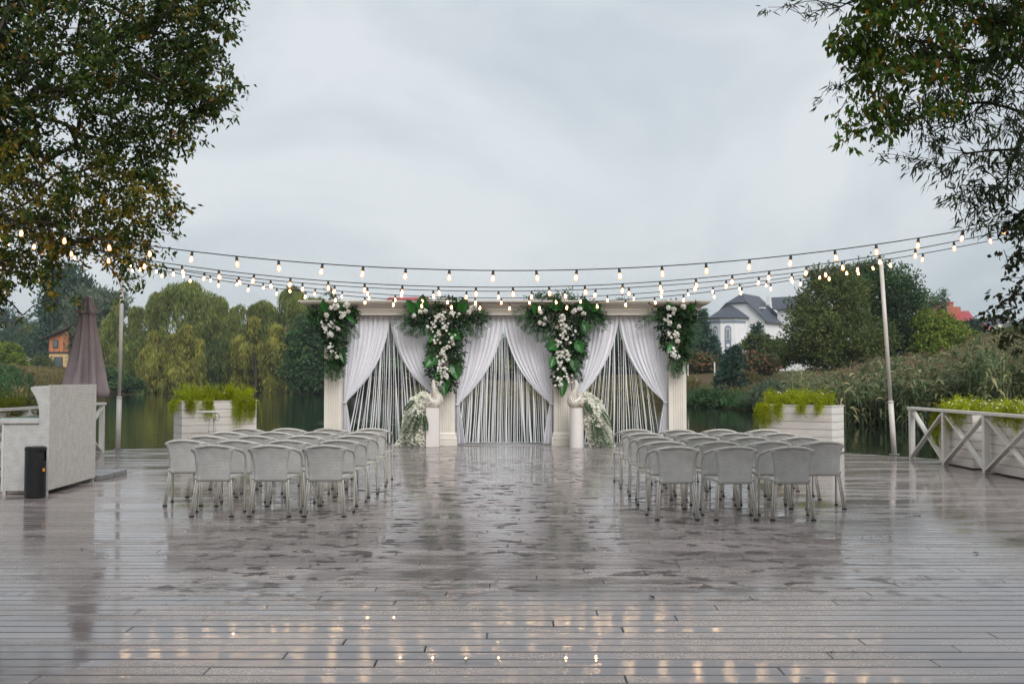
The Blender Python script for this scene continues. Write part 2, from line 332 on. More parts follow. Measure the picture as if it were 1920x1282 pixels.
M = dict(
    deck=deckmat(), water=watermat(), ground=groundmat(),
    fascia=mat('dark_joist', (.05, .042, .038), .8),
    cream=mat('cream_paint', (.75, .71, .645), .5, (.69, .65, .585), 3, .12, 60),
    white=mat('white_paint', (.74, .72, .68), .42, (.66, .64, .60), 4, .10, 50, rvar=.08),
    plinth=mat('plinth_paint', (.76, .72, .70), .45, (.72, .68, .66), 3),
    board=mat('planter_board', (.74, .70, .66), .48, (.64, .61, .57), 2.5, .2, 30, stretch=(1, 1, 6), rvar=.08),
    soil=mat('soil', (.03, .022, .016), .95, (.06, .045, .03), 20, .6),
    tube=mat('enamel_tube', (.60, .58, .52), .34, (.52, .50, .45), 14, rvar=.08),
    rubber=mat('black_rubber', (.015, .015, .015), .6),
    weave=wicker('chair_weave', (.66, .65, .625), 22, 62, .70, .8, .93), rim=wicker('rim_weave', (.78, .75, .69), 30, 60, .5, .7),
    barweave=wicker('bar_weave_lit', (.84, .81, .76), 30, 50, .62, .8), barweave_shaded=wicker('bar_weave_shaded', (.70, .69, .67), 20, 54, .7, .7, .94),  # one bar material: light and shade of its faces put into the two colours
    glass=mat('counter_glass', (.55, .68, .66), .05, spec=.8), metalgrey=mat('grey_metal', (.30, .30, .31), .4, (.24, .24, .25), 8, metal=.3),
    black=mat('black_bin_metal', (.006, .006, .007), .32, (.012, .012, .013), 12), orange=mat('orange_sticker', (.75, .28, .02), .4),
    canopy=mat('mauve_canopy', (.27, .225, .235), .85, (.22, .185, .195), 3, .25, 90, spec=.15),
    pole=mat('pole_paint', (.64, .60, .56), .4, (.54, .50, .46), 3, rvar=.1), wire=mat('black_cable', (.01, .01, .01), .5),
    sheer=cloth('sheer_cloth', (.93, .925, .975), .24, .04), string=cloth('string_cloth', (.90, .90, .93), .25),
    filament=emis('filament', (1, .64, .31), 190), 
    bark=mat('bark', (.055, .043, .032), .9, (.095, .075, .055), 5, .8, 14, stretch=(4, 4, 1)), twig=mat('twig', (.04, .032, .022), .85),
    petal=leafmat('white_petal', [(0, (.84, .82, .74)), (.6, (.88, .87, .83)), (1, (.82, .77, .68))], .3, .6, 6, .2, .08),
    creamflower=leafmat('cream_flower', [(0, (.74, .76, .55)), (.3, (.86, .86, .76)), (1, (.92, .92, .88))], .3, .6, 5, .2, .12),
    feather=leafmat('cream_feather', [(0, (.45, .39, .33)), (.3, (.78, .73, .66)), (1, (.92, .89, .84))], .15, .7, 8, .2, .05),
    bird_shaded=mat('bird_body_shaded', (.40, .35, .30), .8, bump=.3), beak=mat('beak', (.72, .62, .52), .4), eye=mat('dark_eye', (.03, .015, .01), .3),  # tan body colour stands in for shade between the feathers
    palm=leafmat('palm_leaflet', [(0, (.010, .035, .012)), (.5, (.016, .052, .016)), (1, (.03, .07, .016))], .15, .5, 3, .15, .3),
    broad=leafmat('broad_leaf', [(0, (.012, .09, .012)), (1, (.03, .16, .02))], .18, .3, 2, .5, .3),
    filler=leafmat('garland_leaf', [(0, (.007, .026, .009)), (.6, (.014, .05, .014)), (1, (.04, .10, .022))], .2, .5, 3, .18, .35),
    lime=leafmat('lime_leaf', [(0, (.15, .22, .008)), (.5, (.34, .41, .012)), (.85, (.48, .52, .02)), (1, (.55, .44, .03))], .45, .6, 2.2, .2, .35),
    brick=mat('pale_brick', (.60, .58, .56), .8, (.55, .53, .51), 4), housewhite=mat('white_render', (.78, .78, .78), .8, (.72, .72, .73), .8),
    slate=mat('slate_roof', (.075, .085, .11), .55, (.055, .065, .085), 2, .3, 6), band=mat('blue_grey_band', (.20, .23, .30), .7),
    pane=mat('window_glass', (.10, .13, .14), .08, spec=.7), redroof=mat('red_roof', (.42, .06, .07), .6, (.34, .05, .055), 1.5), redbrick=mat('red_brick', (.42, .15, .10), .8, (.36, .12, .08), 3),
    timber=mat('orange_timber', (.50, .21, .08), .7, (.42, .17, .06), 3), ochre=mat('ochre_render', (.62, .42, .22), .8, (.55, .37, .19), 2), darkwood=mat('dark_timber', (.05, .03, .03), .7),
    bronze=mat('bronze_dome', (.13, .10, .09), .4, (.10, .08, .07), 2),
)
def bulbglass():
    m, nt, b, out = newmat('bulb_glass'); n = nt.nodes; e = n.new('ShaderNodeEmission'); e.inputs[0].default_value = (1, .40, .09, 1); e.inputs[1].default_value = 1.15
    t = n.new('ShaderNodeBsdfTransparent'); mx = n.new('ShaderNodeMixShader'); mx.inputs[0].default_value = .32
    nt.links.new(e.outputs[0], mx.inputs[1]); nt.links.new(t.outputs[0], mx.inputs[2]); nt.links.new(mx.outputs[0], out.inputs[0]); return m
M['bulb'] = bulbglass()

# ------------------------------------------------------------------ terrain and pond
WZ = -.5
SHORE = [(-90, 30), (-60, 30), (-38, 34), (-27.2, 62), (-25, 84), (-22, 128), (-19, 146), (-11, 150), (-7, 122), (0, 104), (7, 84), (10, 74), (14.5, 62), (15.5, 47), (19, 45), (23, 42), (27.5, 38), (40, 24), (60, 20), (90, 20)]
def shore(azdeg):
    a = max(-90, min(90, azdeg))
    for (a0, d0), (a1, d1) in zip(SHORE, SHORE[1:]):
        if a0 <= a <= a1:
            t = (a-a0)/(a1-a0); t = t*t*(3-2*t); return d0+(d1-d0)*t
    return 20
def ground_z(x, y):
    r = math.hypot(x, y); az = math.degrees(math.atan2(x, y))
    if abs(az) > 90 or r < 3: return -.35+.2*mnoise.noise((x*.2, y*.2, 0)) if abs(az) > 90 else -.9
    S = shore(az)/max(.35, math.cos(math.radians(az)))
    wob = 1.6*mnoise.noise((x*.09, y*.09, 1.7))
    d = r-S-wob
    side = max(0, (abs(az)-50)/40)            # beside the deck the pond runs out into land
    if d < 0: return max(-1.6, WZ+d*.25)*(1-side)-.35*side
    hill = 3.2 if az < 0 else 2.9
    z = WZ+min(d*.16, .55)+hill*(1-math.exp(-max(d-2, 0)/38))
    if az > 13: z -= min(1, (az-13)/2)*1.5*(1-math.exp(-max(d-2, 0)/18))
    if az > 5: z += 1.6*(1-math.exp(-max(d-20, 0)/50))
    return z+.28*mnoise.noise((x*.13, y*.13, 3))*min(1, d/4)
def build_ground():
    radii = [0]+[2.2*1.036**i for i in range(205)]; na = 420
    angs = [math.radians(-180+360*i/na) for i in range(na)]
    V = []
    for r in radii:
        for a in angs: x = r*math.sin(a); y = r*math.cos(a); V.append((x, y, ground_z(x, y)))
    nr = len(radii); i = np.arange(nr-1)[:, None]*na; k = np.arange(na)[None]; k2 = (k+1) % na
    F = np.stack([i+k, i+k2, i+na+k2, i+na+k], 2).reshape(-1, 4)
    o = rawmesh('ground', V, F[:, ::-1], M['ground'], smooth=True); tag(o, kind='structure')
build_ground()
mb = MB(); mb.add([(-420, -20, WZ), (420, -20, WZ), (420, 420, WZ), (-420, 420, WZ)], [(0, 1, 2, 3)]); tag(mb.build('pond_water', M['water']), kind='structure')

# ------------------------------------------------------------------ deck, board by board
EDGE = [(-12, 15), (-9.6, 20.2), (-8.4, 21.6), (-7.6, 22.25), (-6, 23.0), (-3.5, 23.9), (-1, 24.3), (1, 24.3), (3.4, 23.7), (5.2, 22.2), (6.85, 20.6), (7.9, 19.25), (8.6, 17.8), (9.4, 15), (11, 8), (11, -4), (-12, -4)]
def xspan(y):
    xs = []
    for i in range(len(EDGE)):
        (x0, y0), (x1, y1) = EDGE[i], EDGE[(i+1) % len(EDGE)]
        if (y0 > y) != (y1 > y): xs.append(x0+(x1-x0)*(y-y0)/(y1-y0))
    return (min(xs), max(xs)) if len(xs) >= 2 else None
def build_deck():
    deck = thing('deck', 'wet grey brown plank deck reaching out over the pond', 'deck', (0, 0, 0), kind='structure')
    pitch, gap, T = .144, .0145, .024
    boards = []; y = -3.6; row = 0
    while y < 24.3:
        a = xspan(y+.005); b = xspan(y+pitch-gap)
        if a and b:
            off = (-1.62 if row % 2 else -.12)+random.uniform(-.05, .05)-.33*(((row*7) % 5)-2)*(1 if y < 9 else .35)
            j = [off+3.0*k for k in range(-5, 6)]
            j = [q for q in j if max(a[0], b[0])+.2 < q < min(a[1], b[1])-.2]
            lo, hi = a[0], a[1]; lo2, hi2 = b[0], b[1]
            xs = [(lo, lo2)]+[(q, q) for q in j]+[(hi, hi2)]
            for (p0, p1), (q0, q1) in zip(xs, xs[1:]):
                dz = random.uniform(-.0012, .0012); g = .0026
                boards.append((p0+g, p1+g, q0-g, q1-g, y, y+pitch-gap, dz))
        y += pitch; row += 1
    def vis(b):
        ym = (b[4]+b[5])/2
        if ym < 4.9: return -1
        x0 = max(b[0], -.52*ym); x1 = min(b[2], .52*ym)
        return (x1-x0)/ym/ym/ym if x1 > x0 else -1
    order = sorted(range(len(boards)), key=lambda i: -vis(boards[i])); near = set(order[:300])
    def plank(m, b):
        p0, p1, q0, q1, y0, y1, dz = b; c = .005; z = dz
        m.add([(p0, y0, -T), (q0, y0, -T), (q1, y1, -T), (p1, y1, -T), (p0, y0, z-c), (q0, y0, z-c), (q1, y1, z-c), (p1, y1, z-c),
               (p0+c, y0+c, z), (q0-c, y0+c, z), (q1-c, y1-c, z), (p1+c, y1-c, z)],
              [(0, 1, 5, 4), (1, 2, 6, 5), (2, 3, 7, 6), (3, 0, 4, 7), (4, 5, 9, 8), (5, 6, 10, 9), (6, 7, 11, 10), (7, 4, 8, 11), (8, 9, 10, 11)])
    rest = MB()
    for i, b in enumerate(boards):
        if i in near:
            m = MB(); plank(m, b); m.build('plank', M['deck'], deck)
        else: plank(rest, b)
    o = rest.build('plank', M['deck'], deck); o['kind'] = 'stuff'
    m = MB()
    for k in range(len(EDGE)-3):
        (x0, y0), (x1, y1) = EDGE[k], EDGE[k+1]; m.bar((x0*.995, y0*.995, -.13), (x1*.995, y1*.995, -.13), .04, .19)
    m.build('edge_beam', M['fascia'], deck)
    m = MB()
    for k in range(-11, 11): m.box(k-.03, k+.03, -3.5, min(23.3, 23.6-abs(k)*.0) if abs(k) < 3 else 24.2-abs(k)*.75, -.17, -.03)
    m.build('joist', M['fascia'], deck)['kind'] = 'stuff'
build_deck()

# ------------------------------------------------------------------ trees
def gz(x, y): return ground_z(x, y)
def crown_clumps(blobs, nclump, per, csize, lsize, lw, up=.15, flat=.7, droop=0.0):
    """leaf sprays on the outside of a group of ellipsoids (cx,cy,cz,rx,ry,rz)"""
    B = np.array(blobs, float); vol = B[:, 3]*B[:, 5]+B[:, 3]*B[:, 4]; pick = RNG.choice(len(B), nclump, p=vol/vol.sum())
    d = nrm(RNG.normal(size=(nclump, 3))); r = RNG.uniform(.30, 1.22, nclump)**.5
    c = B[pick, :3]+d*B[pick, 3:]*r[:, None]
    n = nclump*per; cc = np.repeat(c, per, 0); cd = np.repeat(d, per, 0)
    cs = np.repeat(RNG.uniform(.6, 1.3, nclump)*csize, per)[:, None]
    off = nrm(RNG.normal(size=(n, 3)))*RNG.uniform(0, 1, (n, 1))**.5*cs*np.array([1, 1, flat])
    P = cc+off+np.array([0, 0, -1])*(np.linalg.norm(off, axis=1, keepdims=True)*droop)
    D = cd*.5+RNG.normal(size=(n, 3))*.7+np.array([0, 0, up-droop*2])
    N = cd+RNG.normal(size=(n, 3))*.6+np.array([0, 0, .7])
    return leaf_arrays(P, D, RNG.uniform(.7, 1.3, n)*lsize, RNG.uniform(.7, 1.3, n)*lw, N)
def tree(name, label, catg, px, D, top, blobs, leafm, nclump, per, csize, lsize, lw, base=None, tr=.3, limbs=5, lean=0, group=None, up=.15, flat=.7, droop=0.0):
    """blobs in photo pixels (px, py, half width, half height, depth offset m) at distance D"""
    x = X(px, D); zb = gz(x, D) if base is None else base
    t = thing(name, label, catg, (x, D, zb), group=group); k = D/FPX
    bl = [(X(b[0], D), D+b[4], Z(b[1], D), b[2]*k, b[2]*k*.9, b[3]*k) for b in blobs]
    V, F = crown_clumps(bl, nclump, per, csize, lsize, lw, up, flat, droop); rawmesh('crown', V, F, leafm, t, wc=True)
    m = MB(); zt = Z(top, D); hz = zt-zb
    m.tube([(x, D, zb-.3), (x+lean*.3, D, zb+hz*.25), (x+lean, D, zb+hz*.6), (x+lean, D, zb+hz*.85)], [tr, tr*.8, tr*.5, tr*.15], 7)
    m.build('trunk', M['bark'], t, smooth=True, wc=True)
    m = MB()
    for i, b in enumerate(bl[:limbs]):
        s = Vector((x+lean*.5, D, zb+hz*random.uniform(.25, .5))); e = Vector(b[:3])+Vector((random.uniform(-.3, .3)*b[3], 0, random.uniform(-.2, .4)*b[5]))
        m.tube([s, s.lerp(e, .5)+Vector((0, 0, hz*.03)), e], [tr*.45, tr*.3, tr*.1], 6)
    if bl: m.build('limb', M['bark'], t, smooth=True, wc=True)
    return t
def willow(label, px, D, domes, leafm, nst, tr=.35, base=None, Lr=(3, 8), lw=.11, group='weeping willows on the far shore', fork=0):
    """domes in photo pixels: (px, py of top, half width, py of hem). Hair-like twigs arch out of the dome and hang"""
    x = X(px, D); zb = gz(x, D) if base is None else base
    t = thing('willow_tree', label, 'tree', (x, D, zb), group=group); k = D/FPX; out = []
    tot = sum(d[2]*(d[3]-d[1]) for d in domes)
    for (dx, py, hw, hem) in domes:
        cx = X(dx, D); zt = Z(py, D); zh = Z(hem, D); R = hw*k; hh = zt-zh; n = int(nst*hw*(hem-py)/tot)
        ns = max(14, int(R*3.2)); sa = RNG.uniform(0, 2*PI, ns); sr = RNG.uniform(0, 1, ns)**.55; sr[0] = .1; tier = np.where(RNG.random(ns) < .45, RNG.uniform(.15, .6, ns), 0)*(sr > .35)
        stz = zt-hh*(.55*sr**2.3+tier)-RNG.uniform(0, .08, ns)*hh; sR = R*RNG.uniform(.16, .30, ns)
        bi = RNG.integers(0, ns, n); a = RNG.uniform(0, 2*PI, n); q0 = RNG.uniform(0, 1, n)**.5
        bx = (sr*(R-sR*.7)*np.cos(sa))[bi]+np.cos(a)*q0*sR[bi]; by = (sr*(R-sR*.7)*np.sin(sa))[bi]+np.sin(a)*q0*sR[bi]
        r = np.hypot(bx, by)/R; a = np.arctan2(by, bx)
        start_z = stz[bi]-.75*sR[bi]*q0**2.2
        L = np.minimum(RNG.uniform(Lr[0], Lr[1], n), np.maximum(start_z-zh+RNG.normal(size=n)*.7, .8)); L = L*np.where(RNG.random(n) < .5, 1, .55)
        q = 7; tt = np.linspace(0, 1, q)[None]
        arch = R*.07*(1-np.exp(-tt*6)); rr = (r*R)[:, None]+arch
        sx = cx+np.cos(a)[:, None]*rr+RNG.normal(size=(n, 1))*.05; sy = D+np.sin(a)[:, None]*rr*.9
        sz = start_z[:, None]+.35*np.sin(np.minimum(tt*5, PI))*.6-L[:, None]*tt**1.15
        C = np.stack([sx+.12*np.sin(tt*7+a[:, None]*9), sy, sz], 2)
        # leaves hang along every twig
        m_ = 9; f = RNG.uniform(0, 1, (n, m_))*(q-1); i0 = np.minimum(f.astype(int), q-2); fr = (f-i0)[..., None]
        P = C[np.arange(n)[:, None], i0]*(1-fr)+C[np.arange(n)[:, None], i0+1]*fr
        P = P.reshape(-1, 3)+RNG.normal(size=(n*m_, 3))*.09
        Dd = RNG.normal(size=(n*m_, 3))*.28+np.array([0, 0, -1.0]); out.append(leaf_arrays(P, Dd, RNG.uniform(.45, 1.0, n*m_), RNG.uniform(.6, 1.3, n*m_)*lw))
    V, F = cat(out); rawmesh('crown', V, F, leafm, t, wc=True)
    m = MB(); zt = Z(domes[0][1], D)-1.5
    m.tube([(x, D, zb-.3), (x+.2, D, zb+(zt-zb)*.3), (x-.2, D, zb+(zt-zb)*.7)], [tr, tr*.75, tr*.3], 8)
    if fork: m.tube([(x+.1, D, zb+.2), (x+1.0, D+.3, zb+(zt-zb)*.3), (x+1.9, D, zb+(zt-zb)*.7)], [tr*.8, tr*.6, tr*.25], 8)
    m.build('trunk', M['bark'], t, smooth=True, wc=True); m = MB()
    for d in domes:
        e = Vector((X(d[0], D), D, Z(d[1], D)-.8)); s = Vector((x, D, zb+(zt-zb)*.35)); m.tube([s, s.lerp(e, .6)+Vector((0, 0, .5)), e], [tr*.5, tr*.35, tr*.1], 6)
    m.build('limb', M['bark'], t, smooth=True, wc=True); return t
LW_ = leafmat('willow_leaf', [(0, (0.112, 0.165, 0.053)), (.5, (0.180, 0.232, 0.068)), (.9, (0.285, 0.300, 0.075)), (1, (0.390, 0.330, 0.075))], .42, .6, .35, .2, .4)
LW2 = leafmat('willow_leaf_yellow', [(0, (0.168, 0.196, 0.049)), (.5, (0.252, 0.266, 0.063)), (.85, (0.364, 0.336, 0.070)), (1, (0.532, 0.392, 0.070))], .42, .6, .5, .2, .5)
LW3 = leafmat('willow_leaf_dark', [(0, (0.072, 0.128, 0.056)), (1, (0.144, 0.208, 0.080))], .42, .6, .5, .2, .5)
LD = leafmat('dark_leaf', [(0, (0.031, 0.070, 0.042)), (1, (0.070, 0.126, 0.063))], .42, .6, .2, .2, .35)
LT = leafmat('teal_leaf', [(0, (0.042, 0.090, 0.066)), (1, (0.084, 0.144, 0.096))], .42, .6, .12, .2, .25)
LO = leafmat('olive_leaf', [(0, (0.068, 0.105, 0.030)), (.6, (0.112, 0.150, 0.045)), (1, (0.180, 0.195, 0.053))], .42, .6, .3, .2, .35)
LG = leafmat('deep_green_leaf', [(0, (0.038, 0.090, 0.038)), (.7, (0.068, 0.143, 0.053)), (1, (0.120, 0.180, 0.053))], .42, .6, .3, .2, .4)
LY = leafmat('bright_leaf', [(0, (0.100, 0.163, 0.025)), (.6, (0.163, 0.237, 0.037)), (1, (0.300, 0.325, 0.050))], .42, .6, .3, .2, .35)
LR = leafmat('rust_leaf', [(0, (.05, .08, .03)), (.45, (.08, .09, .035)), (.55, (.15, .085, .05)), (1, (.20, .10, .05))], .2, .7, .3, .2, .3)
LN = leafmat('pine_needle', [(0, (.025, .06, .045)), (1, (.045, .09, .06))], .1, .6, .5, .2, .3)
LB = leafmat('blue_spruce', [(0, (.06, .12, .10)), (1, (.09, .16, .13))], .1, .6, .5, .2, .2)
LS = leafmat('silver_leaf', [(0, (0.108, 0.144, 0.096)), (1, (0.168, 0.216, 0.132))], .42, .6, .3, .2, .25)

willow('tall weeping willow with the widest rounded dome, left of the arch', 352, 152, [(352, 514, 82, 700), (300, 535, 60, 712), (405, 548, 56, 710), (255, 570, 34, 690)], LW_, 7800)
willow('yellowing weeping willow in front of the tall one, with orange leaves near its foot', 318, 143, [(345, 602, 44, 728), (288, 615, 34, 732), (318, 640, 52, 726), (270, 650, 20, 722)], LW2, 4200, fork=1, tr=.3, Lr=(2, 6), group=None)
willow('weeping willow with ragged top beside the outer left column', 500, 149, [(545, 528, 62, 690), (490, 555, 56, 716), (450, 560, 36, 720), (590, 552, 46, 700)], LW_, 6200)
willow('pale yellow weeping willow drooping to the shore left of the column', 478, 145, [(475, 585, 42, 728), (515, 600, 38, 726)], LW2, 3000, Lr=(2, 6), group=None)
willow('low dark weeping willow between the yellow one and the ragged one', 395, 150, [(415, 615, 44, 722), (385, 625, 38, 726)], LW3, 2400, Lr=(2, 5), group=None)
willow('pale green willow just right of the left light pole', 212, 156, [(222, 565, 34, 702), (198, 585, 30, 708), (235, 600, 36, 714)], LW_, 3000, Lr=(2, 5), group=None)
tree('tall_poplar', 'tall dark poplar towering above the orange house', 'tree', 118, 185, 512, [(125, 545, 38, 42, 0), (118, 590, 42, 55, 2), (112, 640, 36, 50, -1), (140, 560, 22, 40, -2), (92, 575, 16, 40, 0)], LT, 520, 26, 1.9, .9, .36, flat=1, up=.8, tr=.5)
tree('poplar_tree', 'silvery green poplar partly behind the folded umbrella', 'tree', 150, 175, 552, [(150, 590, 28, 45, 0), (148, 640, 32, 50, 0), (170, 620, 20, 60, -2)], LS, 330, 24, 1.5, .8, .3, up=.8, flat=1)
tree('dark_tree', 'dark tree behind the folded umbrella', 'tree', 185, 178, 560, [(185, 640, 30, 60, 0), (200, 660, 24, 50, 0)], LD, 240, 24, 1.5, .8, .4)  # uses the dark leaf colour
tree('grey_green_tree', 'hazy grey green tree top right of the umbrella tip', 'tree', 200, 230, 545, [(200, 580, 34, 34, 0), (180, 575, 22, 26, 0)], LS, 220, 22, 2, 1, .4, up=.6)
tree('alder_tree', 'dark green alder against the left side of the arch', 'tree', 590, 132, 590, [(590, 640, 46, 48, 0), (575, 685, 40, 45, -2), (612, 690, 44, 50, 1), (640, 650, 40, 52, 2)], LG, 620, 28, 1.3, .5, .3)
tree('alder_tree', 'dark green alder behind the left bay of the arch', 'tree', 690, 128, 590, [(690, 630, 46, 42, 0), (740, 650, 46, 44, 0), (668, 670, 40, 40, 0)], LD, 420, 26, 1.3, .5, .3)
tree('birch_tree', 'thin airy birch top above the left column', 'tree', 617, 140, 530, [(617, 560, 10, 26, 0), (612, 590, 20, 30, 0)], LS, 60, 16, .8, .35, .2, tr=.12)
tree('ash_tree', 'sparse ash with feathery top above the right inner garland', 'tree', 1035, 118, 545, [(1015, 575, 26, 24, 0), (1062, 572, 24, 24, 0), (1035, 610, 50, 45, 0)], LS, 220, 18, 1.0, .35, .2, tr=.2, up=.6)
tree('elm_tree', 'dark elm behind the right bay of the arch', 'tree', 1160, 118, 572, [(1150, 620, 46, 42, 0), (1190, 650, 46, 44, 0), (1120, 660, 40, 36, 0)], LG, 420, 26, 1.2, .5, .3)
tree('elm_tree', 'small twiggy elm poking above the beam near its right end', 'tree', 1165, 140, 560, [(1168, 576, 18, 14, 0), (1140, 580, 14, 12, 0)], LS, 60, 16, .8, .35, .2, tr=.15)
tree('maple_tree', 'olive maple behind the middle bay of the arch', 'tree', 880, 130, 600, [(870, 640, 44, 40, 0), (920, 660, 40, 34, 0), (830, 660, 40, 34, 0)], LO, 340, 24, 1.3, .5, .3)
tree('maple_tree', 'low maple behind the middle bay, right of the olive one', 'tree', 985, 126, 630, [(980, 660, 40, 30, 0), (1010, 665, 30, 28, 0)], LT, 220, 24, 1.2, .5, .3)
# wood at the far left: each crown that can be told apart
for i, (px, py, hw, hh, D, mt, lb) in enumerate([
    (8, 628, 30, 45, 300, LT, 'hazy blue green tree at the left edge of the far wood'), (45, 640, 26, 42, 330, LT, 'hazy round tree second from the left edge in the far wood'),
    (74, 645, 22, 40, 320, LT, 'hazy tree left of the tall poplar'), (55, 640, 15, 24, 270, LO, 'tree with yellowing orange crown in the far wood'),
    (20, 668, 30, 34, 240, LD, 'dark tree low in front of the far wood'), (48, 672, 24, 34, 235, LD, 'dark fir shaped tree beside the white parasol'),
    (72, 668, 16, 30, 235, LT, 'blue green spruce beside the orange house')]):
    tree('woodland_tree', lb, 'tree', px, D, py-hh, [(px, py, hw, hh, 0), (px-hw*.5, py+hh*.5, hw*.8, hh*.7, 0), (px+hw*.5, py+hh*.45, hw*.8, hh*.7, 0)], mt, 240, 22, 2.2, 1.1, .55, tr=.4, limbs=2)
def bush(label, px, py, hw, hh, D, mt, n=120, l=.4, w=.25, cs=.7, extra=()):
    bl = [(px, py, hw, hh, 0)]+list(extra)
    return tree('bush', label, 'bush', px, D, py, bl, mt, n, 22, cs, l, w, tr=.08, limbs=3)
bush('bright olive bush at the left edge of the far bank', 10, 672, 30, 26, 130, LY, 200, extra=((30, 685, 20, 18, 0),))
bush('rounded clipped bush left of the orange house', 78, 682, 15, 13, 170, LO, 110)
bush('low dark hedge below the orange house', 90, 697, 34, 6, 160, LD, 150)
bush('green bush at the willow foot beside the left light pole', 205, 707, 20, 14, 135, LG, 150)
bush('low shoreline bush left of the yellow willow', 238, 722, 24, 10, 128, LG, 130)
bush('low hedge behind the left bay of the arch', 755, 690, 62, 14, 126, LG, 260)
bush('low hedge behind the middle bay of the arch', 905, 690, 84, 13, 124, LO, 320)
bush('low hedge behind the right peacock', 1055, 690, 74, 13, 118, LD, 300)
bush('rust red bush left of the white house', 1302, 680, 22, 16, 105, LR, 150, extra=((1325, 684, 16, 13, 0),))
bush('rust and green bush below the white house', 1412, 682, 22, 16, 105, LR, 150, extra=((1440, 684, 20, 12, 0),))
bush('green thicket in front of the white house wall', 1425, 655, 30, 26, 112, LO, 220, extra=((1455, 665, 22, 24, 0),))
bush('dark thicket at the right column below the conifers', 1300, 650, 20, 26, 118, LT, 150)
bush('grey green waterside bush left of the reeds', 1450, 738, 34, 18, 62, LS, 260, .25, .06, .5, extra=((1425, 750, 26, 12, 0),))
bush('dark green rushes clump at the water edge right of the arch', 1318, 752, 15, 14, 71, LG, 150, .35, .08, .4)
bush('low green waterside growth right of the rushes', 1370, 752, 40, 10, 70, LG, 260, .3, .1, .4)
tree('oak_tree', 'broad olive green oak on the right bank', 'tree', 1570, 78, 520, [(1560, 575, 66, 52, 0), (1530, 620, 60, 50, -1), (1600, 640, 60, 50, -1.5), (1590, 540, 44, 36, 1), (1516, 606, 26, 30, 0), (1545, 668, 60, 30, -1), (1555, 525, 30, 24, 0), (1490, 662, 32, 24, 0)], LO, 900, 30, .85, .26, .15, tr=.4)
tree('oak_tree', 'tall dark green oak behind the right light pole', 'tree', 1680, 84, 500, [(1660, 545, 60, 46, 0), (1700, 590, 44, 50, 0), (1665, 625, 70, 54, 0), (1625, 525, 34, 32, 0), (1710, 650, 38, 40, 0), (1640, 505, 20, 16, 0)], LG, 900, 30, .85, .26, .16, tr=.42)
tree('hazel_tree', 'bright yellow green hazel right of the dark oak', 'tree', 1765, 80, 575, [(1755, 620, 34, 36, 0), (1785, 635, 34, 32, 0), (1810, 655, 26, 24, 0), (1750, 655, 34, 26, 0)], LY, 560, 24, .6, .24, .14, tr=.2)
tree('ash_tree', 'grey feathery treetop left of the red roofs', 'tree', 1762, 120, 545, [(1752, 568, 14, 10, 0), (1770, 565, 8, 22, 0)], LS, 60, 16, .6, .3, .16, tr=.12)
tree('plum_tree', 'grey tree in front of the red gable', 'tree', 1830, 100, 600, [(1828, 620, 16, 20, 0)], LT, 90, 20, .7, .3, .18, tr=.15)
tree('plum_tree', 'dull green tree below the small grey house', 'tree', 1875, 95, 610, [(1875, 640, 30, 22, 0), (1900, 635, 26, 20, 0)], LO, 220, 20, .7, .3, .18, tr=.15)
def conifer(label, px, D, top, base_py, hw, mt, name='pine_tree', tiers=16, ls=.5, sparse=1.0):
    x = X(px, D); zb = min(Z(base_py, D), gz(x, D)+.3); zt = Z(top, D); k = D/FPX; t = thing(name, label, 'tree', (x, D, zb)); out = []; m = MB()
    h = zt-zb; m.tube([(x, D, zb-.3), (x, D, zt-.1)], [h*.022+.05, .02], 7); m.build('trunk', M['bark'], t, smooth=True, wc=True)
    for i in range(tiers):
        f = i/tiers; z = zb+h*(.08+.9*f); R = hw*k*(1-f)**.8*random.uniform(.8, 1.1)+.05; nb = 9
        for j in range(nb):
            if random.random() > sparse: continue
            a = 2*PI*(j+random.random())/nb; n = int(30*(1-f)+8); s = RNG.uniform(0.15, 1, n)**.7
            P = np.stack([x+math.cos(a)*R*s, D+math.sin(a)*R*s, z-R*.18*s+.12*s**3*R], 1)+RNG.normal(size=(n, 3))*ls*.22
            Dd = np.array([math.cos(a), math.sin(a), .25])+RNG.normal(size=(n, 3))*.6; out.append(leaf_arrays(P, Dd, RNG.uniform(.6, 1.2, n)*ls, RNG.uniform(.7, 1.2, n)*ls*.3))
    V, F = cat(out); rawmesh('crown', V, F, mt, t, wc=True); return t
conifer('young dark pine in front of the bank below the white house', 1370, 74, 652, 742, 34, LN, ls=.42, tiers=13, sparse=.72)
conifer('blue green spruce left of the white house tower', 1338, 118, 628, 680, 20, LB, 'spruce_tree', ls=.5)
conifer('tall hazy pine rising beside the right end of the beam', 1318, 150, 575, 690, 22, LT, ls=.8, tiers=14)
conifer('thin dark pine left of the tall hazy pine', 1295, 140, 590, 690, 18, LT, ls=.8, tiers=12)
conifer('sparse pine with open branches before the white house windows', 1420, 112, 600, 690, 20, LN, ls=.6, tiers=9, sparse=.6)
conifer('small dark spruce under the bronze dome', 1380, 104, 648, 692, 15, LN, 'spruce_tree', ls=.45)

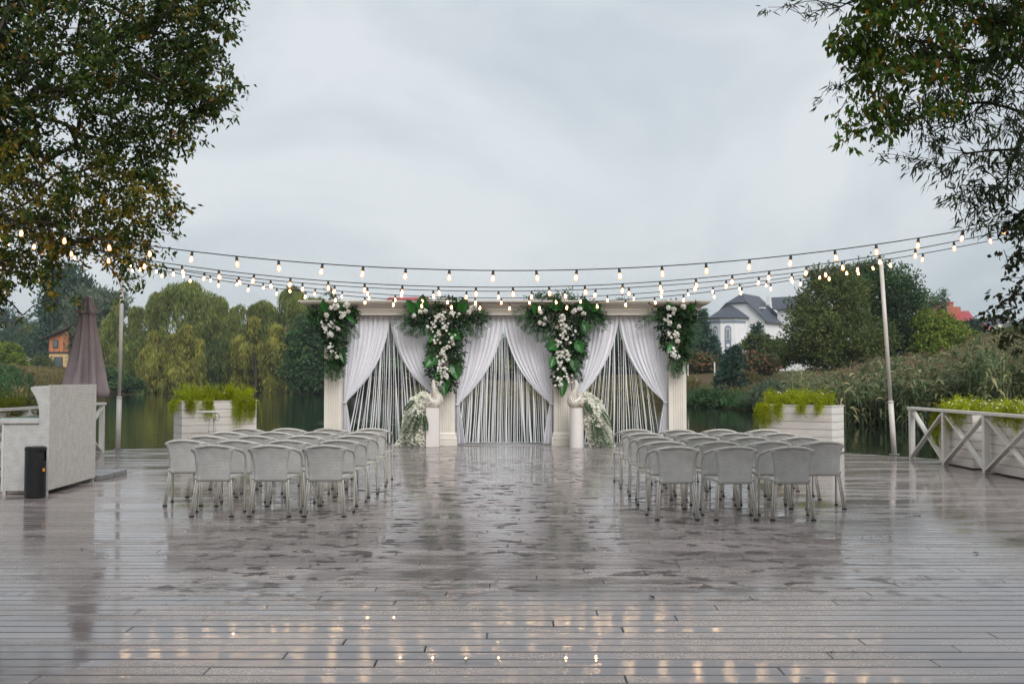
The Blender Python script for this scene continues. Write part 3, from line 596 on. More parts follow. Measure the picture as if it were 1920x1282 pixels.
# ------------------------------------------------------------------ reeds and bank growth
LRD = leafmat('reed_leaf', [(0, (0.063, 0.105, 0.049)), (.45, (0.119, 0.168, 0.070)), (.8, (0.238, 0.266, 0.126)), (1, (0.42, 0.36, 0.19))], .42, .5, .35, .35, .35)
LRP = leafmat('reed_plume', [(0, (.20, .14, .08)), (1, (.36, .26, .15))], .3, .8, .6, .1, .2)
def reeds(name, label, xs, ys, h, mt, plume, per=9, lw=.03, ll=(.35, .7), z0=None):
    n = len(xs); z = np.array([max(WZ-.1, gz(a, b)-.05) for a, b in zip(xs, ys)]) if z0 is None else np.full(n, z0)
    lean = RNG.normal(size=(n, 2))*.10; q = 5; tt = np.linspace(0, 1, q)[None]
    C = np.stack([xs[:, None]+lean[:, :1]*h[:, None]*tt**2, ys[:, None]+lean[:, 1:]*h[:, None]*tt**2, z[:, None]+h[:, None]*tt], 2)
    A = [strip_arrays(C, np.linspace(.012, .006, q), nrm(np.stack([np.ones(n), RNG.normal(size=n)*.5, np.zeros(n)], 1)))]
    f = RNG.uniform(.12, 1, (n, per)); i0 = np.minimum((f*(q-1)).astype(int), q-2); fr = (f*(q-1)-i0)[..., None]
    P = (C[np.arange(n)[:, None], i0]*(1-fr)+C[np.arange(n)[:, None], i0+1]*fr).reshape(-1, 3); m_ = len(P)
    a = RNG.uniform(0, 2*PI, m_); L = RNG.uniform(*ll, m_); k = 4; t = np.linspace(0, 1, k)[None]
    rad = L[:, None]*(t*.75); zz = L[:, None]*(RNG.uniform(.5, 1.0, (m_, 1))*t-RNG.uniform(.5, 1.5, (m_, 1))*t**2)
    B = np.stack([P[:, :1]+np.cos(a)[:, None]*rad, P[:, 1:2]+np.sin(a)[:, None]*rad, P[:, 2:]+zz], 2)
    A.append(strip_arrays(B, np.array([.5, 1, .7, .05])*lw, nrm(np.stack([-np.sin(a), np.cos(a), RNG.normal(size=m_)*.6], 1))))
    V, F = cat(A); o = rawmesh(name, V, F, mt); tag(o, label, 'reeds' if plume else 'grass', kind='stuff')
    if plume:
        sel = RNG.random(n) < plume; T = np.repeat(C[sel, -1], 16, 0); m2 = len(T)
        Pp = T+RNG.normal(size=(m2, 3))*np.array([.09, .09, .13])+np.array([0, 0, -.02]); Dd = RNG.normal(size=(m2, 3))*.4+np.array([.35, 0, .3])
        o2 = leaves('reed_plumes', Pp, Dd, RNG.uniform(.10, .24, m2), .028, LRP); tag(o2, 'feathery tan plumes on top of the reed bed', 'reeds', kind='stuff')
def scatter(px0, px1, d0, d1, n):
    D = RNG.uniform(d0, d1, n); px = RNG.uniform(px0, px1, n); return (px-960)/FPX*D, D, px
xs, ys, px = scatter(1560, 2080, 38, 58, 4600)
cl = np.array([mnoise.noise((a*.55, b*.55, 5)) for a, b in zip(xs, ys)])
h = np.interp(px, [1560, 1620, 1740, 1800, 1850, 1920, 2080], [1.8, 2.4, 2.5, 3.1, 3.7, 3.3, 3.0])*RNG.uniform(.66, 1.0, len(px))*(1+.28*cl); ok = np.array([ground_z(a, b) > -1.1 for a, b in zip(xs, ys)])
reeds('reeds', 'tall green reed bed with tan plumes on the right bank', xs[ok], ys[ok], h[ok], LRD, .30, lw=.06)
xs, ys, px = scatter(1480, 1600, 47, 64, 700); ok = np.array([ground_z(a, b) > -1.1 for a, b in zip(xs, ys)])
reeds('reeds', 'lower reeds left of the reed bed at the water edge', xs[ok], ys[ok], RNG.uniform(1.0, 2.0, ok.sum()), LRD, .2)
xs, ys, px = scatter(-60, 135, 58, 86, 1700); ok = np.array([ground_z(a, b) > -.9 for a, b in zip(xs, ys)])
reeds('waterside_grass', 'dark green waterside growth on the left bank', xs[ok], ys[ok], RNG.uniform(.6, 1.4, ok.sum()), LG, 0, per=7, lw=.06)
def tufts(label, px0, px1, off0, off1, n, mt, hh):
    px = RNG.uniform(px0, px1, n); az = np.degrees(np.arctan((px-960)/FPX)); off = RNG.uniform(off0, off1, n)**1
    D = np.array([shore(a) for a in az])+off; x = (px-960)/FPX*D; k = 7
    z = np.array([gz(a, b) for a, b in zip(x, D)]); ok = z > WZ-.2; x, D, z = x[ok], D[ok], z[ok]; nn = len(x)
    P = np.repeat(np.stack([x, D, z-.05], 1), k, 0)+RNG.normal(size=(nn*k, 3))*np.array([.35, .35, 0]); Dd = RNG.normal(size=(nn*k, 3))*.45+np.array([0, 0, 1])
    o = leaves('bank_grass', P, Dd, RNG.uniform(.5, 1.3, nn*k)*hh, .16, mt); tag(o, label, 'grass', kind='stuff')
LGB = leafmat('dry_grass', [(0, (.07, .085, .025)), (.5, (.14, .12, .05)), (1, (.22, .16, .09))], .2, .8, .12, .1, .45)
tufts('dry grass and weeds on the left bank', -60, 230, 1, 70, 5200, LGB, .7)
tufts('green grass and weeds under the willows', 230, 660, 0, 34, 3400, LG, .6)
tufts('mixed dry grass on the bank behind the arch', 640, 1300, .5, 26, 4200, LGB, .55)
tufts('brown grass on the bank below the white house', 1380, 1620, 3, 34, 2600, LGB, .55)
tufts('green grass fringe at the water right of the arch', 1285, 1480, 0, 5, 1400, LG, .5)
P = np.stack([RNG.uniform(-9, -2, 90), RNG.uniform(44, 54, 90)], 1); m = MB()
for a, b in P:
    n = 9; r = random.uniform(.10, .26); m.add([(a+r*math.cos(2*PI*i/n), b+r*math.sin(2*PI*i/n), WZ+.012) for i in range(n)], [tuple(range(n))])
tag(m.build('light_streak_discs', LS), 'pale discs added for light streaks on the water behind the left bay of the arch', 'light streaks', kind='stuff')  # pale discs added to stand for faint light streaks on the pond

# ------------------------------------------------------------------ houses
def white_house():
    D = 160; x0 = X(1384, D); zb = 2.4
    t = thing('white_house', 'white house with slate roof, octagonal bay and blue grey window bands', 'house', (x0, D, zb), -math.radians(35))
    z0 = -.5; ze = Z(600, D)-zb; zr = Z(550, D)-zb; hw = 4.6; Ln = 9.0
    # gable end with clipped top, walls
    m = MB(); cl = .62; xr = 0; kx = hw*(1-cl); kz = ze+(zr-ze)*cl
    m.prism([(-hw, z0), (hw, z0), (hw, ze), (kx, kz), (-kx, kz), (-hw, ze)], 0, Ln); m.build('wall', M['housewhite'], t)
    m = MB(); ov = .45; th = .18
    def slope(s):
        a = Vector((s*(hw+ov), -ov, ze-ov*.9)); b = Vector((s*(hw+ov), Ln+ov, ze-ov*.9)); c = Vector((0, Ln+ov, zr+.15)); d = Vector((0, 1.9, zr+.15)); e = Vector((s*(kx+.1), -ov, kz+.1))
        top = [a, b, c, d, e]; vs = [tuple(q) for q in top]+[(q.x, q.y, q.z-th) for q in top]; n = 5
        m.add(vs, [tuple(range(n))]+[tuple(range(n, 2*n))[::-1]]+[(i, i+n, (i+1) % n+n, (i+1) % n) for i in range(n)])
    slope(1); slope(-1)
    m.add([(-kx-.1, -ov, kz+.1), (kx+.1, -ov, kz+.1), (0, 1.9, zr+.16)], [(0, 1, 2)])
    rf = m.build('roof', M['slate'], t)
    m = MB(); m.box(2.6, 3.4, 2.7, 3.5, ze+1.9, ze+2.1, Matrix.Identity(4)); m.build('skylight', M['housewhite'], t)
    # octagonal bay
    m = MB(); R = 3.0; bc = (-1.4, -.6); seg = [(bc[0]+R*math.cos(math.radians(a)), bc[1]+R*math.sin(math.radians(a))) for a in (180, 225, 270, 315, 360)]
    zt = ze+.35; poly = seg+[(bc[0]+R, .3), (bc[0]-R, .3)]; n = len(poly)
    m.add([(x, y, z0) for x, y in poly]+[(x, y, zt) for x, y in poly], [tuple(range(n, 2*n))]+[(i, (i+1) % n, (i+1) % n+n, i+n) for i in range(n)]); m.build('bay_wall', M['housewhite'], t)
    m = MB(); R2 = 1.13; ap = (bc[0], bc[1]+1.2, zt+2.5); pr = [(bc[0]+(x-bc[0])*R2, bc[1]+(y-bc[1])*R2, zt) for x, y in poly]
    m.add(pr+[ap]+[(x, y, z-.2) for x, y, z in pr], [(i, (i+1) % n, n) for i in range(n)]+[(i, i+n+1, (i+1) % n+n+1, (i+1) % n) for i in range(n)]); m.build('bay_roof', M['slate'], t)
    m = MB()
    for (a, b) in zip(seg, seg[1:]): m.bar((a[0], a[1], zt-.75), (b[0], b[1], zt-.75), .12, .38)
    m.build('frieze_band', M['band'], t)
    def face(a, b, f, arch=True):
        a = Vector((a[0], a[1], 0)); b = Vector((b[0], b[1], 0)); c = a.lerp(b, f); u = (b-a).normalized(); nn = Vector((u.y, -u.x, 0))
        def panel(w, zlo, zhi, off, mt, name, parent, rnd=False, thick=.06):
            pts = [(-w/2, zlo), (w/2, zlo)]
            if rnd: pts += [(w/2*math.cos(q*PI/8), zhi-w/2+w/2*math.sin(q*PI/8)) for q in range(9)]
            else: pts += [(w/2, zhi), (-w/2, zhi)]
            q = MB(); k = len(pts); f3 = lambda x, z, o: tuple(c+u*x+nn*o+Vector((0, 0, z)))
            q.add([f3(x, z, off) for x, z in pts]+[f3(x, z, off-thick) for x, z in pts], [tuple(range(k))]+[(i, i+k, (i+1) % k+k, (i+1) % k) for i in range(k)]); return q.build(name, mt, parent)
        bd = panel(1.0, 1.5, zt-1.35, .06, M['band'], 'band', t, arch)
        for zl, zh, r_ in ((zt-3.55, zt-1.75, True), (zt-7.9, zt-5.9, False)):
            fr = panel(.62, zl, zh, .12, M['housewhite'], 'window', t, r_); panel(.44, zl+.12, zh-.1, .16, M['pane'], 'pane', fr, r_)
            q = MB(); q.bar(c+nn*.17+Vector((0, 0, zl+.1)), c+nn*.17+Vector((0, 0, zh-.1)), .05, .03, (nn.x, nn.y, 0)); q.build('glazing_bar', M['housewhite'], fr)
        q = MB(); q.add([tuple(c+nn*.14+u*.28*math.cos(i*PI/6)+Vector((0, 0, zt-4.5+.28*math.sin(i*PI/6)))) for i in range(12)], [tuple(range(12))]); q.build('roundel', M['housewhite'], t)
    face(seg[1], seg[2], .5); face(seg[2], seg[3], .5); face((1.6, 0), (4.6, 0), .62, False)
    # rear wing
    m = MB(); m.box(4.2, 10.5, 6.5, 13, z0, ze+1.9); m.build('wing_wall', M['housewhite'], t)
    m = MB(); zz = ze+1.9
    m.add([(3.6, 5.9, zz), (11.1, 5.9, zz), (11.1, 13.6, zz), (3.6, 13.6, zz), (2.0, 9.7, zz+2.3), (7.6, 9.7, zz+2.3)], [(0, 1, 5, 4), (1, 2, 5), (2, 3, 4, 5), (3, 0, 4), (0, 3, 2, 1)]); m.build('wing_roof', M['slate'], t)
    m = MB(); m.box(2.5, 3.1, 6.0, 6.8, zr-1.6, zr-.1); m.build('dormer', M['housewhite'], t)
    m = MB(); m.tube([(0, 1.9, zr), (0, 1.9, zr+1.6)], .035, 5); m.bar((-.4, 1.9, zr+1.3), (.4, 1.9, zr+1.3), .04, .04); m.build('aerial', M['metalgrey'], t)
    # little domed porch in front
    m = MB(); m.lathe([(2.6, 0), (2.5, .9), (2.0, 1.8), (1.2, 2.4), (.1, 2.7)], 18, (-3.6, -5.5, 1.9)); d = m.build('porch_dome', M['bronze'], t, smooth=True)
    m = MB(); m.lathe([(2.4, 0), (2.4, 2.6)], 18, (-3.6, -5.5, -.7)); m.build('porch_wall', M['band'], t)
white_house()
def simple_house(name, label, px0, px1, D, base, eave, ridge, wall, roof, depth=8, wins=(), along=True, rotz=0):
    """ridge across the view when along; windows (fx, py0, py1, w) in m"""
    x0, x1 = X(px0, D), X(px1, D); cx = (x0+x1)/2; w = (x1-x0); zb = base; t = thing(name, label, 'house', (cx, D, zb), rotz)
    ze = Z(eave, D)-zb; zr = Z(ridge, D)-zb; m = MB()
    if along: m.box(-w/2, w/2, 0, depth, -.5, ze)
    else: m.prism([(-w/2, -.5), (w/2, -.5), (w/2, ze), (0, zr-.1), (-w/2, ze)], 0, depth)
    m.build('wall', wall, t); m = MB(); o = .5
    if along: m.add([(-w/2-o, -o, ze), (w/2+o, -o, ze), (w/2+o, depth+o, ze), (-w/2-o, depth+o, ze), (-w/2-o, depth/2, zr), (w/2+o, depth/2, zr)], [(0, 1, 5, 4), (2, 3, 4, 5), (1, 2, 5), (3, 0, 4), (3, 2, 1, 0)])
    else:
        s = (zr-ze)/(w/2)
        for k in (-1, 1): m.add([(0, -o, zr), (0, depth+o, zr), (k*(w/2+o), depth+o, ze-o*s), (k*(w/2+o), -o, ze-o*s), (0, -o, zr-.25), (k*(w/2+o), -o, ze-o*s-.25)], [(0, 1, 2, 3), (0, 3, 5, 4)])
    m.build('roof', roof, t)
    for fx, p0, p1, ww in wins:
        xx = -w/2+fx*w; a, b = Z(p1, D)-zb, Z(p0, D)-zb; m = MB(); m.box(xx-ww/2, xx+ww/2, -.08, .02, a, b); fr = m.build('window', M['darkwood'], t)
        m = MB(); m.box(xx-ww/2+.12, xx+ww/2-.12, -.10, -.07, a+.12, b-.12); m.build('pane', M['pane'], fr)
    return t
def orange_house():
    D = 172; x0, x1 = X(91, D), X(127, D); cx = (x0+x1)/2; zb = Z(690, D)
    t = thing('timber_house', 'narrow orange timber house with ochre ground floor and dark roof', 'house', (cx, D, zb)); w = x1-x0; z1 = Z(661, D)-zb; z2 = Z(633, D)-zb; z3 = Z(625, D)-zb
    m = MB(); m.box(-w/2, w/2, 0, 7, -1, z1); m.build('ground_floor_wall', M['ochre'], t)
    m = MB(); m.prism([(-w/2, z1+.01), (w/2, z1+.01), (w/2, z3+.6), (-w/2, z2)], .05, 7); m.build('upper_wall', M['timber'], t)
    for k in range(5):
        m = MB(); xx = -w/2+.06+k*(w-.12)/4; m.box(xx-.1, xx+.1, -.05, .04, z1, z2+.2+k*.15); m.build('timber_post', M['redbrick'], t)
    m = MB(); m.box(-w/2-.2, w/2+.2, -.12, .03, z1-.15, z1+.15); m.build('floor_beam', M['darkwood'], t)
    m = MB(); m.add([(-w/2-1, -1, z2-.3), (w/2+.4, -1, z3+.9), (w/2+.4, 8, z3+.9), (-w/2-1, 8, z2-.3), (-w/2-1, -1, z2-.05), (w/2+.4, -1, z3+1.2), (w/2+.4, 8, z3+1.2), (-w/2-1, 8, z2-.05)], [(0, 1, 5, 4), (4, 5, 6, 7), (0, 3, 2, 1), (1, 2, 6, 5), (0, 4, 7, 3)]); m.build('roof', M['darkwood'], t)
    for (a, b, p0, p1) in ((98, 108, 637, 652), (101, 117, 669, 690)):
        m = MB(); xa, xb = X(a, D)-cx, X(b, D)-cx; za, zc = Z(p1, D)-zb, Z(p0, D)-zb; m.box(xa, xb, -.12, .06, za, zc); f = m.build('window', M['darkwood'], t); m = MB(); m.box(xa+.15, xb-.15, -.15, -.11, za+.15, zc-.15); m.build('pane', M['pane'], f)
orange_house()
simple_house('red_roofed_house', 'red brick house with crimson roof and tall chimney beyond the hazel', 1795, 1822, 135, 3.5, 602, 579, M['redbrick'], M['redroof'], 9, rotz=-.25)
simple_house('brick_house', 'low red roofed wing stepping down at the right of the crimson roof', 1826, 1852, 132, 3.5, 617, 602, M['redbrick'], M['redroof'], 8, rotz=-.2)
t = thing('brick_tower', 'flat topped red brick block left of the crimson roof', 'building', (X(1778, 138), 138, 3.5)); m = MB(); m.box(-2.1, .9, 0, 5, -.5, Z(567, 138)-3.5); m.box(.9, 1.9, 0, 5, -.5, Z(575, 138)-3.5); m.build('wall', M['redbrick'], t)
m = MB(); m.box(-2.25, 1.0, -.12, 5.1, Z(567, 138)-3.5, Z(566, 138)-3.5); m.build('coping', M['redroof'], t)
simple_house('grey_house', 'small pale grey gabled house behind the right edge leaves', 1853, 1925, 140, 3.0, 613, 592, M['housewhite'], M['slate'], 8, wins=((.55, 605, 616, 1.6),), along=False)
simple_house('tall_house', 'pale house with dusky pink roof seen through the left bay of the arch', 728, 792, 150, 2.0, 566, 553, M['brick'], M['redroof'], 8, wins=((.25, 600, 612, 1.1), (.6, 600, 612, 1.1), (.25, 640, 652, 1.1), (.6, 640, 652, 1.1)))
def far_parasol():
    D = 150; x = X(42, D); z = Z(692, D); t = thing('garden_parasol', 'open white parasol beside a timber post on the far left bank', 'umbrella', (x, D, z)); zt = Z(668, D)-z
    m = MB(); m.lathe([(1.25, zt-.45), (.7, zt-.15), (.05, zt)], 12); m.build('canopy', M['white'], t); m = MB(); m.tube([(0, 0, -.6), (0, 0, zt)], .05, 6); m.build('pole', M['darkwood'], t)
    t = thing('timber_post', 'pale timber post right of the far white parasol', 'post', (X(51, 149), 149, z)); m = MB(); m.box(-.2, .2, -.2, .2, -.5, zt-.4); m.build('shaft', M['ochre'], t); m = MB(); m.box(-.26, .26, -.26, .26, zt-.4, zt-.3); m.build('cap', M['darkwood'], t)
far_parasol()
for px, lb in ((1290, 'short white post near the outer right column'), (1340, 'short white post between the rust bush and the young pine')):
    t = thing('marker_post', lb, 'post', (X(px, 100), 100, gz(X(px, 100), 100)), group='white marker posts on the bank'); m = MB(); m.box(-.06, .06, -.06, .06, -.2, 1.3); m.build('shaft', M['white'], t); m = MB(); m.box(-.08, .08, -.08, .08, 1.3, 1.36); m.build('cap', M['band'], t)
# ------------------------------------------------------------------ wedding arch
AY = 23.07; AX = -.155; COLX = [-4.11, -1.51, 1.16, 3.80]
def fluted_ring(h, z):
    g = [-.10, -.05, 0, .05, .10]; pts = [(-h, -h)]
    for c in g: pts += [(c-.012, -h), (c-.006, -h+.016), (c+.006, -h+.016), (c+.012, -h)]
    out = []
    for q in range(4):
        ca, sa = (1, 0, -1, 0)[q], (0, 1, 0, -1)[q]; out += [(x*ca-y*sa, x*sa+y*ca, z) for x, y in pts]
    return out
def build_arch():
    t = thing('wedding_arch', 'cream colonnade arch of four fluted columns carrying a moulded beam', 'arch', (AX, AY, 0))
    for x in COLX:
        m = MB(); h = .20
        r0, r1 = fluted_ring(h, .30), fluted_ring(h, 2.98); n = len(r0)
        m.M = Matrix.Translation((x-AX, 0, 0)); m.add(r0+r1, [(i, (i+1) % n, (i+1) % n+n, i+n) for i in range(n)]); c = m.build('column', M['cream'], t)
        m = MB(); m.M = Matrix.Translation((x-AX, 0, 0)); pr = [(.255, 0), (.255, .10), (.245, .105), (.25, .13), (.25, .16), (.235, .18), (.235, .20), (.22, .215), (.225, .24), (.215, .27), (.2, .30)]
        vs = [(sx*a, sy*a, z) for a, z in pr for sx, sy in ((-1, -1), (1, -1), (1, 1), (-1, 1))]
        m.add(vs, [(i*4+k, i*4+(k+1) % 4, i*4+4+(k+1) % 4, i*4+4+k) for i in range(len(pr)-1) for k in range(4)]); m.build('base', M['cream'], c)
        m = MB(); m.M = Matrix.Translation((x-AX, 0, 0)); m.box(-.23, .23, -.23, .23, 2.93, 2.985); m.build('capital', M['cream'], c, bevel=.01)
    m = MB(); pr = [(0, 2.985), (0, 3.03), (.018, 3.035), (.022, 3.07), (.05, 3.08), (.06, 3.12), (.11, 3.165), (.19, 3.20), (.25, 3.235), (.255, 3.26), (.29, 3.265), (.30, 3.30)]
    vs = [(sx*(4.40+a), sy*(.24+a), z) for a, z in pr for sx, sy in ((-1, -1), (1, -1), (1, 1), (-1, 1))]
    n = len(pr); m.add(vs, [(i*4+k, i*4+(k+1) % 4, i*4+4+(k+1) % 4, i*4+4+k) for i in range(n-1) for k in range(4)]+[(0, 3, 2, 1), tuple((n-1)*4+k for k in range(4))])
    m.build('beam', M['cream'], t)
    for a, b in zip(COLX, COLX[1:]):
        m = MB(); m.tube([(a-AX+.24, .1, 2.95), (b-AX-.24, .1, 2.95)], .016, 8); m.build('curtain_rod', M['white'], t, smooth=True)
build_arch()
def curtain(label, xc, xm, ztie, seed):
    rs = random.Random(seed); s = 1 if xm > xc else -1; W = abs(xm-xc); ph = [rs.uniform(0, 6) for _ in range(4)]
    t = thing('curtain', label, 'curtain', (xc, AY-.03, 0), group='sheer white curtains of the arch')
    def fn(u, v):
        uu = u; fold = .030*math.sin(2*PI*uu*9.5+ph[0]+.9*math.sin(5*uu+ph[1]))+.014*math.sin(2*PI*uu*21+ph[2])
        if v < .78:
            q = v/.78; x0 = uu*W; cx, cz = uu*W*.90+.01, 1.78+.2*(1-uu); tx = .03+.05*uu
            x = (1-q)**2*x0+2*q*(1-q)*cx+q*q*tx; zt = ztie+.03*math.sin(uu*7); z = (1-q)**2*2.97+2*q*(1-q)*cz+q*q*zt
            amp = (1-q)**.6+.22
            z += .015*math.sin(uu*2*PI*9.5+ph[0])*q*(1-q)*4
        else:
            q = (v-.78)/.22; tx = .03+.05*uu; x = tx+uu*.16*q**.8; z = ztie+(.03-ztie)*q; amp = .22+.75*q**.7
        w = mnoise.noise((uu*9+seed*3, v*2.2, seed))*.020+mnoise.noise((uu*26, v*5, seed*2))*.007
        if v > .97: z += .02*mnoise.noise((uu*8, 0, seed))
        return (s*x+.006*math.sin(uu*40+v*3)+w*.4*v, fold*amp+w-.02*(1-abs(2*v-1)), z)
    m = MB(); m.grid(fn, 120, 56); m.build('drape', M['sheer'], t, smooth=True)
    m = MB(); m.tube([(s*.01, -.05, ztie+.0), (s*.045, -.065, ztie-.01), (s*.09, -.04, ztie), (s*.09, .03, ztie), (s*.0, .04, ztie)], .014, 6); m.build('tie_back', M['sheer'], t, smooth=True)
mids = [(COLX[i]+COLX[i+1])/2-.02 for i in range(3)]
CL = ['sheer white curtain tied back to the outermost left column', 'sheer white curtain behind the left peacock, tied to the inner left column', 'sheer white curtain in the middle bay tied to the inner left column',
      'sheer white curtain in the middle bay tied to the inner right column', 'sheer white curtain behind the right peacock, tied to the inner right column', 'sheer white curtain tied back to the outermost right column']
for i in range(3):
    a, b = COLX[i]+.20, COLX[i+1]-.20; zt = 1.0
    curtain(CL[2*i], a, mids[i]+.01, .98 if i != 1 else .93, i*2+1); curtain(CL[2*i+1], b, mids[i]-.01, 1.12 if i == 0 else .98 if i == 2 else .95, i*2+2)
def strand_mesh(seed, w):
    rs = random.Random(seed); m = MB(); n = 12; a, b = rs.uniform(0, 6), rs.uniform(0, 6)
    m.grid(lambda u, v: ((u-.5)*w*(1+.25*math.sin(v*9+a))+.012*math.sin(v*6+b), .01*math.sin(v*11+a)+(u-.5)*w*.5*math.sin(v*4+b), -v*2.91), 2, n)
    return m.build('strand', M['string'], smooth=True, me_only=True)
STR = [strand_mesh(i, w) for i, w in enumerate([.010, .013, .017, .021, .028])]
for i, (nst, lb) in enumerate(((38, 'curtain of white hanging strings in the left bay, behind the left peacock'), (60, 'dense curtain of white hanging strings in the middle bay'), (38, 'curtain of white hanging strings in the right bay, behind the right peacock'))):
    t = thing('string_curtain', lb, 'string curtain', (mids[i], AY+.10, 2.95), group='string curtains of the arch'); W = 1.02; rs = random.Random(40+i)
    for k in range(nst):
        f = (k+.5+rs.uniform(-.45, .45))/nst*2-1; xb = f*W*1.06; xt = xb*(.50 if i != 1 else .80)+rs.uniform(-.04, .04)
        part('strand', STR[min(4, int(abs(rs.gauss(0, 1))*2))], t, (xt, rs.uniform(-.05, .05), 0), (rs.uniform(-.01, .01), -math.atan((xb-xt)/2.91), rs.uniform(-.6, .6)))

# ------------------------------------------------------------------ flowers and foliage pieces
def blossoms(C, N, s, k=5, cup=.35, w=.75):
    n = len(C); N = nrm(N); U = nrm(np.cross(N, RNG.normal(size=(n, 3)))); Vv = np.cross(N, U); out = []
    s = np.broadcast_to(s, (n,))
    for i in range(k):
        a = 2*PI*i/k+RNG.uniform(-.15, .15, n)[:, None]; d = U*np.cos(a)+Vv*np.sin(a)
        out.append(leaf_arrays(C, d+N*cup, s, s*w, N, .12))
    return cat(out)
def rose(name, c, r, parent, mt='petal'):
    """many-petalled round flower head"""
    c = np.array(c); n = 46; d = nrm(RNG.normal(size=(n, 3))+np.array([0, -.6, .2])); rr = RNG.uniform(.45, 1, (n, 1))*r
    P = c+d*rr*.8; V, F = leaf_arrays(P-d*.1*r, nrm(np.cross(d, RNG.normal(size=(n, 3))))+d*.55, r*.85, r*.75, d, .2); rawmesh(name, V, F, M[mt], parent, wc=True)
def frond(parent, base, tip, sag, ll, n=15, mt='palm', name='palm_frond', w=.017):
    b, e = Vector(base), Vector(tip); c = (b+e)/2+Vector((0, 0, sag)); L = (e-b).length; T = np.linspace(.08, 1, n)[:, None]
    B, C, E = np.array(b), np.array(c), np.array(e); P = (1-T)**2*B+2*T*(1-T)*C+T*T*E; tg = nrm(2*(1-T)*(C-B)+2*T*(E-C))
    sd = nrm(np.cross(tg, np.array([0, -1, .25]))); ln = ll*np.sin(np.clip(T[:, 0]*.85+.15, 0, 1)*PI*.93)**.7+.01; A = []
    for s in (-1, 1):
        d = tg*.75+sd*s*.9+RNG.normal(size=(n, 3))*.04+np.array([0, 0, -.22]); A.append(leaf_arrays(P, d, ln, w, np.array([[0, -1, .3]]).repeat(n, 0), .1))
    T2 = np.linspace(0, 1, 8)[:, None]; Q = (1-T2)**2*B+2*T2*(1-T2)*C+T2*T2*E; A.append(strip_arrays(Q[None], np.linspace(.006, .002, 8), sd[:1]))
    V, F = cat(A); return rawmesh(name, V, F, M[mt], parent, wc=True)
def broad_leaf(parent, base, tip, w, curl=.15, mt='broad', face=(0, -1, .2)):
    b, e = Vector(base), Vector(tip); d = e-b; L = d.length; d.normalize(); f = Vector(face); sd = d.cross(f).normalized(); nn = sd.cross(d)
    m = MB(); m.grid(lambda u, v: tuple(b+d*L*v+sd*((u-.5)*w*math.sin(PI*min(1, v**.8*.97+.03))**.75)-nn*(curl*L*v*v)+nn*(.35*abs(u-.5)*w)), 4, 9)
    return m.build('broad_leaf', M[mt], parent, smooth=True, wc=True)
GY = 22.72
def G(px, py, dy=0): v = at(px, py, GY+dy); return v
def garland(label, base, poly, nleaf, fronds, broads, roses, sprays, sprigs=()):
    t = thing('flower_garland', label, 'flower garland', tuple(G(*base)), group='flower and palm garlands on the columns')
    C = polyfill(pxpoly(poly, GY), nleaf//9, GY, .17, 1.2); P = np.repeat(C, 9, 0)+RNG.normal(size=(nleaf//9*9, 3))*.035
    D = RNG.normal(size=(len(P), 3))+np.array([0, -.6, -.25]); D += (P-C.mean(0))*np.array([1.2, 0, .6])
    leaves('foliage', P, D, RNG.uniform(.06, .15, len(P)), RNG.uniform(.025, .055, len(P)), M['filler'], t, N=np.array([0, -1, .4])+RNG.normal(size=(len(P), 3))*.6)['kind'] = 'stuff'
    for (b, e, sag, ll) in fronds:
        dy = random.uniform(-.24, -.12); frond(t, G(*b, -.05), G(*e, dy), sag*1.1, ll*1.2)
    for (b, e, w) in broads: broad_leaf(t, G(*b, -.08), G(*e, -.27), w*1.1)
    for (x, y, r) in roses: rose('rose', G(x, y, -.25), r*random.uniform(.75, 1.15), t)
    for pts in sprays:
        n = 0; Cs = []
        for a, b in zip(pts, pts[1:]):
            L = math.hypot(b[0]-a[0], b[1]-a[1]); k = max(3, int(L/1.5))
            for i in range(k): f = i/k; Cs.append(np.array(G(a[0]+(b[0]-a[0])*f+random.gauss(0, 3.8), a[1]+(b[1]-a[1])*f+random.gauss(0, 2.2), -.24+random.gauss(0, .03))))
        Cs = np.array(Cs); V, F = blossoms(Cs, RNG.normal(size=(len(Cs), 3))*.5+np.array([0, -1, .15]), RNG.uniform(.030, .050, len(Cs))); rawmesh('orchid_spray', V, F, M['petal'], t, wc=True)['kind'] = 'stuff'
    for (a, b, n) in sprigs:
        T = RNG.uniform(.1, 1, n)[:, None]; A, B = np.array(G(*a, -.1)), np.array(G(*b, -.25)); P = A+(B-A)*T
        V, F = cat([leaf_arrays(P, (B-A)/np.linalg.norm(B-A)*.6+RNG.normal(size=(n, 3))*.75, RNG.uniform(.06, .10, n), .024), strip_arrays(np.stack([A, B])[None], .004, np.array([[1., 0, 0]]))]); rawmesh('olive_sprig', V, F, M['filler'], t, wc=True)
    return t
